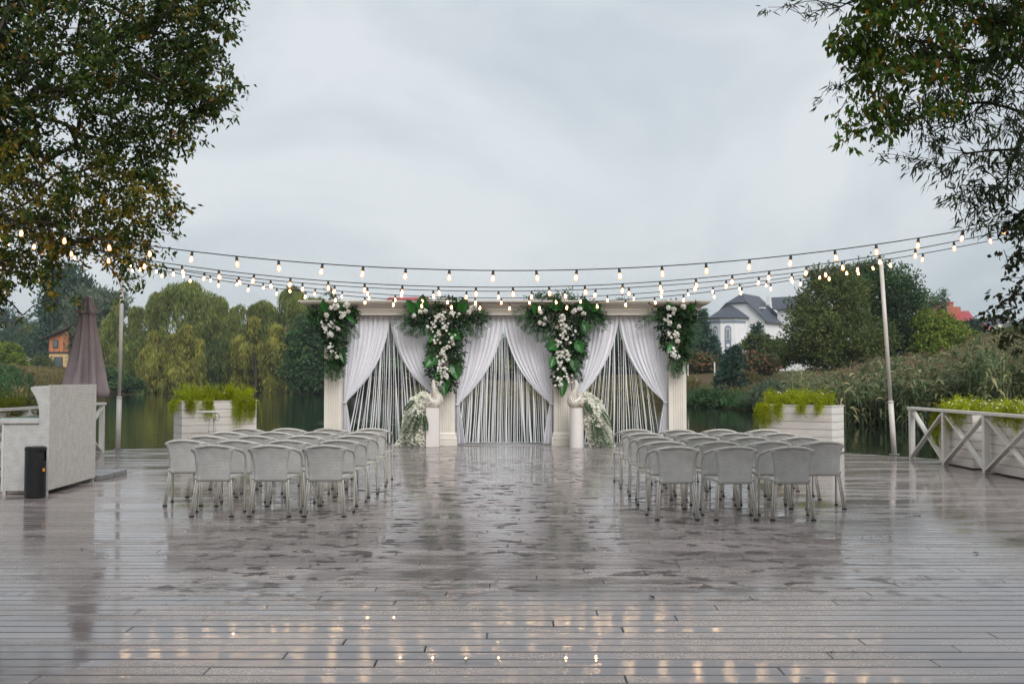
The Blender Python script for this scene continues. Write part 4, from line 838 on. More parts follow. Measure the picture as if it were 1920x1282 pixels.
garland('narrow garland of white flowers hanging on the outer left column', (627, 700), [(588, 572), (625, 563), (664, 578), (668, 604), (650, 618), (648, 655), (645, 688), (630, 700), (612, 690), (608, 640), (592, 622), (583, 597)], 1900,
        [((645, 600), (670, 632), .02, .16), ((640, 598), (655, 640), 0, .14), ((635, 610), (650, 648), .02, .16), ((622, 672), (610, 708), 0, .16), ((625, 675), (626, 712), 0, .18), ((630, 672), (640, 706), 0, .16), ((632, 640), (648, 660), 0, .13)],
        [((610, 585), (605, 562), .16), ((640, 585), (668, 606), .1), ((645, 590), (632, 565), .12), ((640, 655), (645, 682), .12)],
        [(621, 577, .062), (630, 575, .07), (650, 572, .075), (612, 591, .055), (640, 594, .06), (635, 617, .05), (619, 628, .062), (632, 669, .05), (653, 584, .04)],
        [[(640, 583), (652, 590)], [(624, 602), (624, 616)], [(607, 604), (611, 624)], [(616, 648), (625, 660)]], [((640, 650), (646, 678), 16), ((645, 585), (668, 590), 14), ((600, 590), (584, 600), 14)])
garland('T shaped garland with orchid cascade on the inner left column', (838, 745), [(764, 574), (790, 562), (865, 562), (893, 580), (908, 600), (893, 616), (868, 612), (864, 640), (870, 652), (862, 690), (858, 712), (843, 735), (834, 735), (806, 706), (798, 680), (806, 640), (806, 616), (780, 612), (760, 604)], 3300,
        [((785, 590), (742, 610), .12, .26), ((790, 600), (757, 622), .06, .24), ((795, 600), (776, 628), .04, .22), ((800, 605), (800, 626), .02, .18), ((880, 590), (914, 612), .12, .26), ((875, 595), (900, 630), .08, .24), ((868, 600), (878, 628), .04, .2), ((890, 585), (916, 598), .08, .2),
         ((828, 640), (800, 655), .08, .2), ((845, 660), (864, 690), .06, .2), ((848, 670), (862, 702), .03, .18), ((838, 620), (858, 645), .06, .18), ((820, 650), (804, 668), .03, .16), ((835, 615), (815, 640), .03, .15)],
        [((778, 586), (763, 562), .2), ((792, 582), (793, 552), .26), ((862, 582), (876, 562), .26), ((850, 575), (855, 558), .14), ((818, 668), (796, 688), .26), ((850, 680), (858, 712), .22), ((846, 620), (862, 636), .2), ((818, 628), (804, 642), .14), ((834, 705), (833, 742), .2), ((826, 690), (818, 712), .14)],
        [(776, 592, .055), (788, 585, .05), (797, 583, .05), (884, 577, .06), (890, 574, .055), (880, 585, .05)],
        [[(832, 586), (828, 596), (833, 606), (837, 618)], [(822, 590), (812, 604), (810, 622)], [(842, 586), (862, 590)], [(826, 617), (822, 630), (816, 642)], [(851, 628), (844, 645), (836, 652)], [(834, 650), (829, 666), (833, 680)], [(826, 676), (824, 694), (838, 706)], [(834, 690), (836, 710)], [(824, 715), (818, 725)]],
        [((860, 635), (880, 642), 22), ((852, 640), (868, 655), 18), ((845, 715), (855, 742), 16), ((812, 695), (795, 706), 16), ((820, 570), (828, 555), 18), ((838, 570), (832, 556), 14), ((900, 590), (916, 592), 14)])
garland('T shaped garland with orchid cascade on the inner right column', (1055, 738), [(980, 592), (1000, 574), (1040, 562), (1108, 563), (1134, 588), (1134, 603), (1110, 610), (1095, 614), (1096, 640), (1094, 665), (1082, 695), (1062, 716), (1052, 733), (1042, 715), (1037, 690), (1042, 670), (1030, 650), (1033, 620), (1012, 622), (990, 610)], 3300,
        [((1005, 590), (967, 592), .14, .26), ((1005, 595), (975, 610), .1, .24), ((1010, 600), (988, 622), .05, .22), ((1018, 605), (1012, 638), .03, .2), ((1105, 590), (1140, 606), .12, .24), ((1100, 595), (1132, 618), .06, .2), ((1090, 600), (1102, 622), .04, .2),
         ((1080, 640), (1102, 640), .08, .18), ((1078, 655), (1098, 672), .06, .18), ((1076, 665), (1088, 690), .03, .18), ((1045, 650), (1026, 652), .06, .16), ((1072, 685), (1088, 714), .04, .18), ((1040, 630), (1024, 640), .04, .15)],
        [((1010, 588), (1000, 568), .2), ((1045, 580), (1042, 558), .28), ((1095, 578), (1098, 559), .3), ((1110, 580), (1128, 572), .18), ((1045, 645), (1026, 655), .22), ((1082, 640), (1092, 662), .22), ((1095, 600), (1100, 628), .14), ((1056, 705), (1054, 744), .2), ((1040, 668), (1032, 690), .16), ((1074, 672), (1080, 698), .18)],
        [(1013, 585, .055), (1022, 597, .05), (1012, 605, .05), (1020, 608, .045), (1078, 582, .065), (1087, 579, .06), (1094, 588, .06), (1074, 585, .05), (1055, 593, .05)],
        [[(1052, 596), (1058, 612), (1056, 626)], [(1056, 626), (1048, 640), (1052, 652)], [(1066, 612), (1072, 626)], [(1060, 632), (1068, 642)], [(1062, 655), (1068, 668), (1060, 678)], [(1050, 655), (1046, 675), (1050, 690)], [(1062, 664), (1054, 672)], [(1063, 702), (1065, 716)], [(1043, 706), (1050, 718), (1048, 726)], [(1055, 690), (1060, 698)]],
        [((1080, 650), (1100, 655), 18), ((1020, 570), (1012, 553), 20), ((1048, 560), (1044, 545), 16), ((1120, 590), (1138, 598), 14), ((1078, 700), (1090, 716), 14)])
garland('narrow garland of white flowers hanging on the outer right column', (1268, 700), [(1232, 578), (1240, 568), (1285, 568), (1304, 580), (1304, 600), (1296, 640), (1288, 668), (1276, 690), (1264, 688), (1252, 660), (1240, 640), (1234, 600)], 1900,
        [((1240, 592), (1196, 612), .14, .2), ((1245, 590), (1210, 600), .1, .16), ((1268, 665), (1268, 706), 0, .2), ((1272, 662), (1284, 698), 0, .18), ((1265, 665), (1256, 694), 0, .16), ((1290, 600), (1312, 620), .06, .2), ((1288, 615), (1304, 640), .04, .18), ((1290, 630), (1296, 660), .02, .16)],
        [((1262, 582), (1250, 566), .12), ((1290, 582), (1304, 570), .12), ((1262, 640), (1250, 664), .12)],
        [(1253, 577, .065), (1263, 580, .065), (1281, 575, .072), (1262, 588, .04), (1273, 612, .055), (1268, 628, .065), (1256, 606, .05), (1270, 640, .05), (1248, 600, .04)],
        [[(1256, 592), (1250, 606)], [(1262, 622), (1252, 632)], [(1264, 652), (1270, 672)], [(1262, 660), (1266, 674)]], [((1240, 576), (1216, 568), 20), ((1236, 585), (1218, 580), 16), ((1290, 572), (1308, 566), 20), ((1250, 645), (1238, 652), 14)])

# ------------------------------------------------------------------ peacocks on plinths
def peacock(label, plabel, px, Dp, s, w, poly, fr, round_=False):
    x = X(px, Dp); t = thing('plinth', plabel, 'plinth', (x, Dp, 0)); m = MB(); h = .87
    if round_: m.lathe([(w/2, 0), (w/2, h-.01), (w/2-.01, h)], 36); m.build('shaft', M['plinth'], t, smooth=False)
    else: m.box(-w/2, w/2, -w/2, w/2, 0, h); m.build('shaft', M['plinth'], t, bevel=.008)
    m = MB(); m.lathe([(w/2+.004, h+.002), (w/2+.004, h+.012)], 36 if round_ else 4, rf=None) if round_ else m.box(-w/2-.004, w/2+.004, -w/2-.004, w/2+.004, h+.002, h+.012); m.build('top_plate', M['plinth'], t)
    t = thing('peacock_figure', label, 'peacock figure', (x, Dp, h+.013)); b = h+.013
    path = [(-.17, .965, .05), (-.12, .985, .095), (-.05, 1.0, .125), (.02, 1.015, .145), (.062, 1.055, .142), (.075, 1.11, .118), (.066, 1.165, .092), (.045, 1.22, .070), (.025, 1.275, .055), (.012, 1.33, .045), (.008, 1.38, .040), (.018, 1.425, .044), (.045, 1.445, .040), (.07, 1.441, .024)]
    # smooth the spine
    pts = []
    for i in range(len(path)-1):
        p0 = path[max(i-1, 0)]; p1 = path[i]; p2 = path[i+1]; p3 = path[min(i+2, len(path)-1)]
        for k in range(3):
            f = k/3; pts.append(tuple(.5*((2*b_)+(c_-a_)*f+(2*a_-5*b_+4*c_-d_)*f*f+(-a_+3*b_-3*c_+d_)*f**3) for a_, b_, c_, d_ in zip(p0, p1, p2, p3)))
    pts.append(path[-1]); sp = [Vector((x+s*a, Dp, z+b-.883)) for a, z, r in pts]; rr = [r*(1.10 if z < 1.2 else 1) for a, z, r in pts]
    m = MB(); m.tube(sp, rr, 14); m.build('body', M['bird_shaded'], t, smooth=True, wc=True)
    # feathers overlap down the neck and breast
    P, D, N, L = [], [], [], []
    for i in range(2, len(sp)-3):
        tg = (sp[i+1]-sp[i-1]).normalized(); n = max(8, int(rr[i]*150)); sd = Vector((0, 1, 0)); up = tg.cross(sd)
        for k in range(n):
            a = 2*PI*(k+.5*(i % 2))/n; o = sd*math.cos(a)+up*math.sin(a); P.append(sp[i]+o*rr[i]*1.0); D.append(-tg*1+o*.65+Vector((0, 0, -.15))); N.append(o); L.append(min(.06, .022+rr[i]*.33))
    V, F = leaf_arrays(np.array(P), np.array(D), np.array(L), np.array(L)*.95, np.array(N), -.35); rawmesh('neck_feathers', V, F, M['feather'], t, wc=True)['kind'] = 'stuff'
    hd = sp[-2]; m = MB(); m.tube([hd+Vector((s*.015, 0, .0)), hd+Vector((s*.05, 0, -.006)), hd+Vector((s*.085, 0, -.024))], [.021, .013, .003], 8); m.build('beak', M['beak'], t, smooth=True, wc=True)
    for q in (-1, 1):
        m = MB(); m.lathe([(.002, -.012), (.011, -.007), (.0145, 0), (.011, .007), (.002, .012)], 10, tuple(hd+Vector((-s*.016, q*.032, .006)))); m.build('eye', M['eye'], t, smooth=True, wc=True)
    for k in range(5):
        c0 = hd+Vector((-s*.03, 0, .035)); c1 = c0+Vector((-s*(.02+.012*k), .0, .03-.006*k)); m = MB(); m.tube([c0, c1], .003, 4); m.build('crest_feather', M['feather'], t, wc=True)
    pp = pxpoly(poly, Dp); C = polyfill(pp, 2600, Dp, .20, 1.0); C = C[C[:, 2] > .02]
    V, F = blossoms(C, RNG.normal(size=C.shape)*.6+np.array([0, -1, .3]), RNG.uniform(.026, .046, len(C)), 4, .45); rawmesh('tail_flowers', V, F, M['creamflower'], t, wc=True)['kind'] = 'stuff'
    P = np.repeat(C[:90], 1, 0); leaves('tail_leaves', P, RNG.normal(size=P.shape)*.6+np.array([-s*.3, -.3, -.7]), RNG.uniform(.05, .12, len(P)), .03, M['filler'], t)['kind'] = 'stuff'
    for (b0, e0, sg, ll) in fr: frond(t, at(*b0, Dp-.15), at(*e0, Dp-.26), sg, ll*.62, 20, w=.016)
peacock('white feathered peacock facing right, tail of cream blossoms falling left', 'white plinth under the peacock that faces right', 812, 22.35, 1, .29,
        [(809, 768), (812, 752), (808, 738), (792, 733), (770, 747), (759, 772), (753, 800), (750, 822), (738, 836), (745, 839), (806, 838), (803, 790), (803, 765)],
        [((782, 768), (752, 812), .06, .24), ((788, 775), (757, 832), .05, .26), ((795, 775), (800, 806), .02, .16), ((778, 750), (760, 768), .06, .14), ((790, 772), (778, 808), .02, .2)])
peacock('white feathered peacock facing left, tail of cream blossoms falling right', 'white round plinth under the peacock that faces left', 1081, 22.15, -1, .31,
        [(1084, 768), (1080, 752), (1085, 738), (1102, 734), (1128, 752), (1140, 780), (1146, 805), (1150, 832), (1158, 842), (1106, 841), (1100, 810), (1090, 790), (1090, 765)],
        [((1095, 752), (1110, 775), .03, .16), ((1112, 780), (1118, 830), .02, .22), ((1120, 790), (1146, 840), .05, .26), ((1112, 775), (1132, 838), .03, .24), ((1128, 770), (1146, 800), .06, .16)], True)

# ------------------------------------------------------------------ chairs
def bez(P, n):
    out = []
    for i in range(len(P)-1):
        p0 = P[max(i-1, 0)]; p1 = P[i]; p2 = P[i+1]; p3 = P[min(i+2, len(P)-1)]
        for k in range(n):
            f = k/n; out.append(Vector(tuple(.5*((2*b_)+(c_-a_)*f+(2*a_-5*b_+4*c_-d_)*f*f+(-a_+3*b_-3*c_+d_)*f**3) for a_, b_, c_, d_ in zip(p0, p1, p2, p3))))
    return out+[Vector(P[-1])]
def make_chair():
    t = thing('wicker_chair', 'x', 'chair', group='white woven armchairs set out in rows')
    def back(u, v):            # v 0 bottom, 1 top; flares out and back at the top
        hw = .183+.012*v+.040*v**4; x = (2*u-1)*hw; ed = abs(2*u-1); z = .385+(.372+.028*(1-ed**2)-.012*ed**4)*v
        y = -.178-.030*v-.035*v**3+.035*ed**2*(.6+v)
        return (x, y, z)
    m = MB(); m.grid(back, 14, 12); b = m.build('backrest', M['weave'], t, smooth=True); s = b.modifiers.new('thickness', 'SOLIDIFY'); s.thickness = .012
    rim = bez([(-.275, .045, .700), (-.262, -.06, .722), (-.225, -.155, .748), (-.13, -.222, .773), (0, -.238, .785), (.13, -.222, .773), (.225, -.155, .748), (.262, -.06, .722), (.275, .045, .700)], 5)
    m = MB(); m.tube(rim, .0155, 9); m.build('top_rail', M['rim'], t, smooth=True)
    def seat(u, v): return ((u-.5)*(.41+.04*v), -.155+.36*v, .442-.010*math.sin(PI*u)+.006*math.cos(v*40)*.3-.03*max(0, v-.93)*14*.5)
    m = MB(); m.grid(seat, 12, 14); b = m.build('seat', M['weave'], t, smooth=True); s = b.modifiers.new('thickness', 'SOLIDIFY'); s.thickness = .028; s.offset = -1
    for q in (-1, 1):
        a = bez([(q*.268, .02, .704), (q*.276, .10, .678), (q*.279, .155, .636), (q*.277, .180, .57), (q*.272, .190, .42), (q*.270, .192, .02)], 4)
        m = MB()
        for o in (-.011, .011): m.tube([p+Vector((0, o, 0)) for p in a], .0108, 7)
        l_ = m.build('front_leg', M['tube'], t, smooth=True)
        m = MB(); m.box(q*.270-.014, q*.270+.014, .170, .214, 0, .016); m.build('foot_cap', M['rubber'], l_)
        c = [(q*.178, -.135, .44), (q*.185, -.150, .36), (q*.217, -.205, .02)]; m = MB()
        for o in (-.0115, .0115): m.tube([Vector(p)+Vector((o, 0, 0)) for p in c], .0108, 7)
        l_ = m.build('rear_leg', M['tube'], t, smooth=True)
        m = MB(); m.box(q*.217-.024, q*.217+.024, -.221, -.193, 0, .016); m.build('foot_cap', M['rubber'], l_)
        m = MB(); m.bar((q*.268, .18, .425), (q*.182, -.14, .418), .02, .028); m.build('side_rail', M['tube'], t)
    m = MB(); m.bar((-.27, .188, .415), (.27, .188, .415), .02, .028); m.build('front_rail', M['tube'], t)
    return t
chair = make_chair(); first = True
ROWN = ['back row, nearest the camera', 'second row from the back', 'middle row', 'second row from the front', 'front row, nearest the arch']
SEAT3 = ['aisle seat', 'middle seat of three', 'outer seat of three']; SEAT4 = ['aisle seat', 'second seat from the aisle', 'third seat from the aisle', 'outermost seat']
for side, s, D0, pitch, x0, cp in (('left', -1, 11.21, .92, -2.06, .623), ('right', 1, 10.96, .908, 1.79, .617)):
    for r in range(5):
        for c in range(3 if r == 0 else 4):
            o = chair if first else copy_tree(chair); first = False
            o.location = (x0+s*cp*c+random.uniform(-.016, .016), D0+pitch*r+random.uniform(-.025, .025), 0); o.rotation_euler = (0, 0, random.uniform(-.045, .045))
            o['label'] = f"white woven armchair, {side} block, {ROWN[r]}, {(SEAT3 if r == 0 else SEAT4)[c]}"
            o['label'] = f"{'white woven armchair' } in {side} block, {['back row','second row from back','middle row','second row from front','front row'][r]}, {(SEAT3 if r == 0 else SEAT4)[c]}"

# ------------------------------------------------------------------ fences, planters, plants
def planter(label, c, L, W, h, rotz, nb=5):
    """box of horizontal boards; local x along its length, front is -y"""
    t = thing('planter_box', label, 'planter', (c[0], c[1], 0), rotz, group='white board planters round the deck'); bh = h/nb
    fm = MB(); fm.box(-L/2, L/2, -.011, .011, .004, bh-.004); fme = fm.build('board', M['board'], me_only=True)
    sm = MB(); sm.box(-.011, .011, -W/2+.024, W/2-.024, .004, bh-.004); sme = sm.build('board', M['board'], me_only=True)
    for k in range(nb):
        z = .02+k*bh
        part('board', fme, t, (0, -W/2+.012, z)); part('board', fme, t, (0, W/2-.012, z)); part('board', sme, t, (-L/2+.012, 0, z)); part('board', sme, t, (L/2-.012, 0, z))
    m = MB(); m.box(-L/2+.023, L/2-.023, -W/2+.023, W/2-.023, .01, h-.06); m.build('soil', M['soil'], t)
    m = MB()
    for a in (-1, 1): m.box(-L/2-.012, L/2+.012, a*(W/2-.02)-.03, a*(W/2-.02)+.03, h+.022, h+.044); m.box(a*(L/2-.02)-.03, a*(L/2-.02)+.03, -W/2+.052, W/2-.052, h+.022, h+.0438)
    m.build('top_trim', M['board'], t)
    return t
def trailing(label, c, L, W, rotz, z, nst, drapes, mt='lime', rise=.2, flowers=0, name='trailing_plant', leafl=.042, reach=.17, colour=None):
    """feathery stems arching out of a planter; drapes (f along length, hang length, spread, n, side) fall over its front"""
    t = thing(name, label, 'plant', (c[0], c[1], z)); R = np.array(Matrix.Rotation(rotz, 3, 'Z')); A = []; tips = []
    nst = int(nst*1.7)
    def stems(P0, P1, P2, lf, k=44, sc=.028):
        n = len(P0); f = RNG.uniform(.1, 1, (n, k, 1)); P = (1-f)**2*P0[:, None]+2*f*(1-f)*P1[:, None]+f*f*P2[:, None]; P = P.reshape(-1, 3)+RNG.normal(size=(n*k, 3))*sc
        D = RNG.normal(size=(n*k, 3))+np.array([0, -.2, .1]); A.append(leaf_arrays(P, D, RNG.uniform(.6, 1.3, n*k)*lf, lf*.28)); q = np.linspace(0, 1, 5)[None, :, None]
        A.append(strip_arrays((1-q)**2*P0[:, None]+2*q*(1-q)*P1[:, None]+q*q*P2[:, None], .0025, np.tile([[1., .3, 0]], (n, 1)))); tips.append(P2)
    P0 = np.stack([RNG.uniform(-L/2+.06, L/2-.06, nst), RNG.uniform(-W/2+.05, W/2-.05, nst), np.zeros(nst)], 1); d = nrm(np.stack([RNG.normal(size=nst), RNG.normal(size=nst)-.5, np.zeros(nst)], 1))
    r = RNG.uniform(.05, reach, (nst, 1)); lump = .65+.6*np.sin(P0[:, :1]*7+c[0]*3)**2; up = RNG.uniform(.5, 1.1, (nst, 1))*rise*lump
    P1 = P0+d*r*.5+np.array([0, 0, 1])*up*1.5; P2 = P0+d*r*1.6+np.array([0, 0, 1])*up*RNG.uniform(.5, 1.1, (nst, 1)); stems(P0, P1, P2, leafl)
    for f, hang, spread, n, sd in drapes:
        n = int(n*1.6)
        if sd == 0: x = f*L+RNG.normal(size=n)*spread; x = np.clip(x, -L/2-.05, L/2+.05); y0 = -W/2; P0 = np.stack([x, np.full(n, y0+.08), np.full(n, .02)], 1); out = np.array([0, -1, 0])
        else: y = f*W+RNG.normal(size=n)*spread; P0 = np.stack([np.full(n, sd*(L/2-.08)), y, np.full(n, .02)], 1); out = np.array([sd*1., 0, 0])
        h = RNG.uniform(.35, 1, (n, 1))*hang; P1 = P0+out*RNG.uniform(.14, .26, (n, 1))+np.array([0, 0, 1])*RNG.uniform(.05, .14, (n, 1)); P2 = P0+out*RNG.uniform(.12, .20, (n, 1))-np.array([0, 0, 1])*h+RNG.normal(size=(n, 3))*np.array([.04, .01, 0]); stems(P0, P1, P2, leafl, 46, .020)
    V, F = cat(A); V = V @ R.T+np.array([c[0], c[1], z]); rawmesh('foliage', V, F, M[mt], t, wc=True)['kind'] = 'stuff'
    if flowers:
        P = np.stack([RNG.uniform(-L/2, L/2, flowers), RNG.uniform(-W/2, W/2, flowers), RNG.uniform(.5, 1.25, flowers)*rise], 1) @ R.T+np.array([c[0], c[1], z])
        V, F = blossoms(P, RNG.normal(size=P.shape)*.4+np.array([0, -.5, .8]), RNG.uniform(.012, .026, flowers), 5); rawmesh('small_flowers', V, F, M['petal'], t, wc=True)['kind'] = 'stuff'
    return t
def xfence(label, x, ys, z=.98, side=1):
    """posts at ys along the deck side, crossed braces between them, rail on top"""
    t = thing('brace_fence', label, 'fence', (x, ys[0], 0))
    for y in ys:
        m = MB(); m.box(-.045, .045, y-ys[0]-.045, y-ys[0]+.045, .0, z-.05); m.build('post', M['white'], t, bevel=.004)
    m = MB(); m.box(-.06, .06, ys[-1]-ys[0]-.1, .09, z-.048, z); m.build('top_rail', M['white'], t, bevel=.004)
    for a, b in zip(ys, ys[1:]):
        a -= ys[0]; b -= ys[0]; m = MB(); m.bar((-.018, a-.05, .05), (-.018, b+.05, z-.10), .034, .085, (1, 0, 0)); m.build('brace', M['white'], t)
        m = MB(); m.bar((.020, a-.05, z-.10), (.020, b+.05, .05), .034, .085, (1, 0, 0)); m.build('brace', M['white'], t)
xfence('white fence of crossed braces along the right deck edge', 7.62, [19.02, 17.58, 16.06, 14.5, 12.95], .985)
xfence('white fence of crossed braces behind the wicker bar on the left', -8.5, [20.68, 19.1, 17.5, 15.9, 14.3], 1.03)
for i, (y0, y1, lb) in enumerate(((16.75, 18.08, 'white planter behind the far end of the right fence'), (14.93, 16.28, 'white planter behind the right fence at the photo edge'), (13.1, 14.45, 'white planter behind the right fence, out past the photo edge'))):
    planter(lb, (7.98, (y0+y1)/2), y1-y0, .5, .90, -PI/2, 6)
for y0, y1, lb in ((14.9, 16.3, 'white planter behind the left fence at the photo edge'), (16.7, 18.1, 'white planter behind the left fence and the wicker bar')):
    planter(lb, (-8.88, (y0+y1)/2), y1-y0, .5, .90, PI/2, 6)
trailing('lime green trailing plant spilling over the end of the right fence', (7.98, 17.41), 1.33, .5, -PI/2, .87, 75, [(-.46, .62, .10, 34, 0), (-.1, .42, .10, 16, 0), (.22, .2, .1, 8, 0), (0, .5, .12, 14, -1)], rise=.24, flowers=60)
trailing('lime green trailing plant at the photo edge behind the right fence', (7.98, 15.6), 1.35, .5, -PI/2, .87, 80, [(.1, .15, .2, 8, 0), (.35, .28, .05, 5, 0)], rise=.24, flowers=110)
trailing('lime green trailing plant past the photo edge on the right', (7.98, 13.8), 1.35, .5, -PI/2, .87, 60, [(.1, .2, .2, 8, 0)], rise=.24, flowers=60)
M['sage'] = leafmat('sage_leaf', [(0, (.06, .09, .03)), (1, (.14, .17, .05))], .3, .6, 3, .2, .3); M['olivefern'] = leafmat('olive_fern', [(0, (.11, .14, .01)), (1, (.26, .26, .02))], .4, .6, 3, .2, .3)
trailing('sage plant dotted with tiny white flowers behind the left fence', (-8.88, 15.65), 1.5, .5, PI/2, .87, 85, [(0, .15, .3, 8, 0)], 'sage', .26, 240, 'flowering_plant')
trailing('olive yellow fern behind the left fence beside the wicker bar', (-8.88, 17.4), 1.3, .5, PI/2, .87, 80, [(0, .2, .3, 8, 0)], 'olivefern', .30, 10)
# two free-standing planters near the arch
cR = (at(1502, 800, 20.9).x, 20.9); rR = -math.radians(43)
planter('white board planter standing right of the arch near the deck edge', cR, 1.62, .56, .935, rR, 6)
trailing('lime green fern spilling over the planter right of the arch', cR, 1.62, .56, rR, .93, 110, [(-.44, .55, .09, 40, 0), (-.22, .38, .05, 16, 0), (.12, .25, .05, 10, 0), (.36, .22, .04, 8, 0), (0, .45, .15, 16, -1)], rise=.27, flowers=14)
cL = (at(404, 800, 22.0).x, 22.0); rL = math.radians(36)
planter('white board planter standing left of the arch behind the little table', cL, 1.66, .56, 1.0, rL, 6)
trailing('lime green fern spilling over the planter left of the arch', cL, 1.66, .56, rL, 1.0, 120, [(-.40, .28, .07, 16, 0), (-.16, .42, .06, 22, 0), (.24, .62, .08, 34, 0), (.42, .5, .06, 26, 0), (0, .3, .15, 14, -1)], rise=.30, flowers=14)
# little wrought iron table
def side_table():
    c = at(399, 770, 20.6); t = thing('side_table', 'small round white table on scrolled wire legs left of the arch', 'table', (c.x, 20.6, 0)); h = .855
    m = MB(); m.lathe([(.31, h-.022), (.335, h-.02), (.34, h-.01), (.335, h), (.2, h+.002)], 40); m.build('tabletop', M['white'], t)
    for k in range(3):
        a = 2*PI*k/3-.5; P = [(.05, h-.03), (.15, h-.06), (.19, h-.13), (.13, h-.2), (.08, h-.16), (.06, h-.24), (.09, .45), (.05, .3), (.12, .12), (.24, .01)]
        m = MB(); m.tube(bez([(r*math.cos(a), r*math.sin(a), z) for r, z in P], 4), .008, 6); m.build('leg', M['tube'], t, smooth=True)
    m = MB(); m.tube([(.09*math.cos(q*PI/8), .09*math.sin(q*PI/8), .45) for q in range(17)], .006, 5); m.build('ring', M['tube'], t, smooth=True)
side_table()

# ------------------------------------------------------------------ bar, bin, umbrella, poles
def bar_counter():
    t = thing('bar_counter', 'white wicker bar counter with raised back and glass shelf', 'bar counter', (-6.08, 13.1, 0), .068); L = 1.76
    prof = [(-.006, .06), (-.006, 1.43), (-.20, 1.42), (-.243, 1.41), (-.243, 1.385), (-.21, 1.33), (-.17, 1.26), (-.142, 1.17), (-.128, 1.07), (-.122, .06)]
    m = MB(); m.prism(prof, .004, L); m.build('raised_back', M['barweave_shaded'], t, bevel=.004)
    m = MB(); m.box(-.006, .006, -.002, L+.002, .06, 1.44); m.build('front_panel', M['barweave'], t, bevel=.003)
    m = MB(); m.box(-.57, -.124, .012, L-.01, .06, .93); m.build('cabinet', M['barweave_shaded'], t)
    m = MB(); m.box(-.60, -.571, -.0, L, .05, .93); m.build('door_panel', M['white'], t, bevel=.003)
    m = MB(); m.box(-.64, -.126, -.012, L+.01, .932, .99); m.build('counter_edge', M['barweave_shaded'], t, bevel=.008)
    m = MB(); m.box(-.62, -.127, .01, L-.01, .992, 1.004); m.build('glass_top', M['glass'], t, bevel=.002)
    for x in (-.56, -.03):
        for y in (.03, L-.03): m = MB(); m.box(x-.02, x+.02, y-.02, y+.02, 0, .06); m.build('foot', M['tube'], t)
    for z in (.15, .82): m = MB(); m.box(-.612, -.60, -.004, .02, z, z+.09); m.build('hinge', M['rubber'], t)
bar_counter()
def bin_():
    t = thing('litter_bin', 'black cylindrical litter bin with orange sticker in front of the bar', 'bin', (at(66, 900, 12.8).x, 12.8, 0)); r = .128
    m = MB(); m.lathe([(r-.006, 0), (r, .01), (r, .47), (r-.012, .475), (r-.012, .50)], 40); m.build('body', M['black'], t)
    m = MB()      # hood with an opening on the deck side
    n = 40; g0 = -.95; g1 = .05
    for k in range(n):
        a0, a1 = 2*PI*k/n-PI, 2*PI*(k+1)/n-PI
        if g0 < a0 < g1: continue
        m.add([(r*math.cos(a0), r*math.sin(a0), .47), (r*math.cos(a1), r*math.sin(a1), .47), (r*math.cos(a1), r*math.sin(a1), .60), (r*math.cos(a0), r*math.sin(a0), .60)], [(0, 1, 2, 3)])
    m.lathe([(r, .60), (r+.004, .605), (r+.004, .64), (r-.012, .655)], 40); m.build('hood', M['black'], t)
    m = MB(); m.lathe([(r-.02, .47), (r-.02, .6)], 24); m.build('liner', M['rubber'], t)
    m = MB(); a = -.30; c = Vector((math.cos(a)*(r+.002), math.sin(a)*(r+.002), .36)); u = Vector((-math.sin(a), math.cos(a), 0)); k = 16
    m.add([tuple(c+u*.024*math.cos(2*PI*i/k)+Vector((0, 0, .024*math.sin(2*PI*i/k)))) for i in range(k)], [tuple(range(k))]); m.build('sticker', M['orange'], t)
bin_()
def umbrella():
    D = 15.5; x = -6.62; t = thing('patio_umbrella', 'tall folded mauve patio umbrella behind the bar', 'umbrella', (x, D, 0))
    m = MB(); m.tube([(0, 0, .05), (0, 0, 2.78)], .024, 10); m.build('pole', M['pole'], t, smooth=True)
    ph = 1.1
    def rf(th, z):
        a = .12+.20*min(1, (2.6-z)/1.0); q = math.sin(7*th+ph+.5*math.sin(z*2.3)); return 1+a*(abs(q)**.6*(1 if q > 0 else -1))*.8+.05*math.sin(17*th+z*2)+.07*math.sin(3*th+1.6*z)
    prof = [(.075, 2.74), (.095, 2.62), (.112, 2.50), (.125, 2.36), (.15, 2.2), (.178, 2.0), (.205, 1.8), (.232, 1.62), (.258, 1.44), (.276, 1.32), (.262, 1.24), (.19, 1.235)]
    m = MB(); m.lathe(prof[::-1], 128, rf=rf); m.build('canopy', M['canopy'], t, smooth=True)
    def rf2(th, z): return 1+(.04+.12*(2.8-z)/.25)*math.sin(7*th+1.4)+.04*math.sin(11*th)
    m = MB(); m.lathe([(.05, 2.79), (.07, 2.76), (.088, 2.70), (.112, 2.62), (.142, 2.56), (.150, 2.535), (.135, 2.53)][::-1], 96, rf=rf2); m.build('vent_flap', M['canopy'], t, smooth=True)
    m = MB(); m.lathe([(.058, 2.775), (.062, 2.79), (.055, 2.815), (.02, 2.82)], 20); m.build('cap', M['metalgrey'], t)
    m = MB(); m.tube([(0, 0, .05), (0, 0, .35)], .034, 10); m.build('sleeve', M['metalgrey'], t, smooth=True)
    for a, b, c, d in ((-.4, .04, -.5, -.03), (.05, .46, -.5, -.03), (-.4, .04, .03, .5), (.05, .46, .03, .5)): m = MB(); m.box(a, b, c, d, 0, .075); m.build('base_slab', M['metalgrey'], t, bevel=.006)
umbrella()
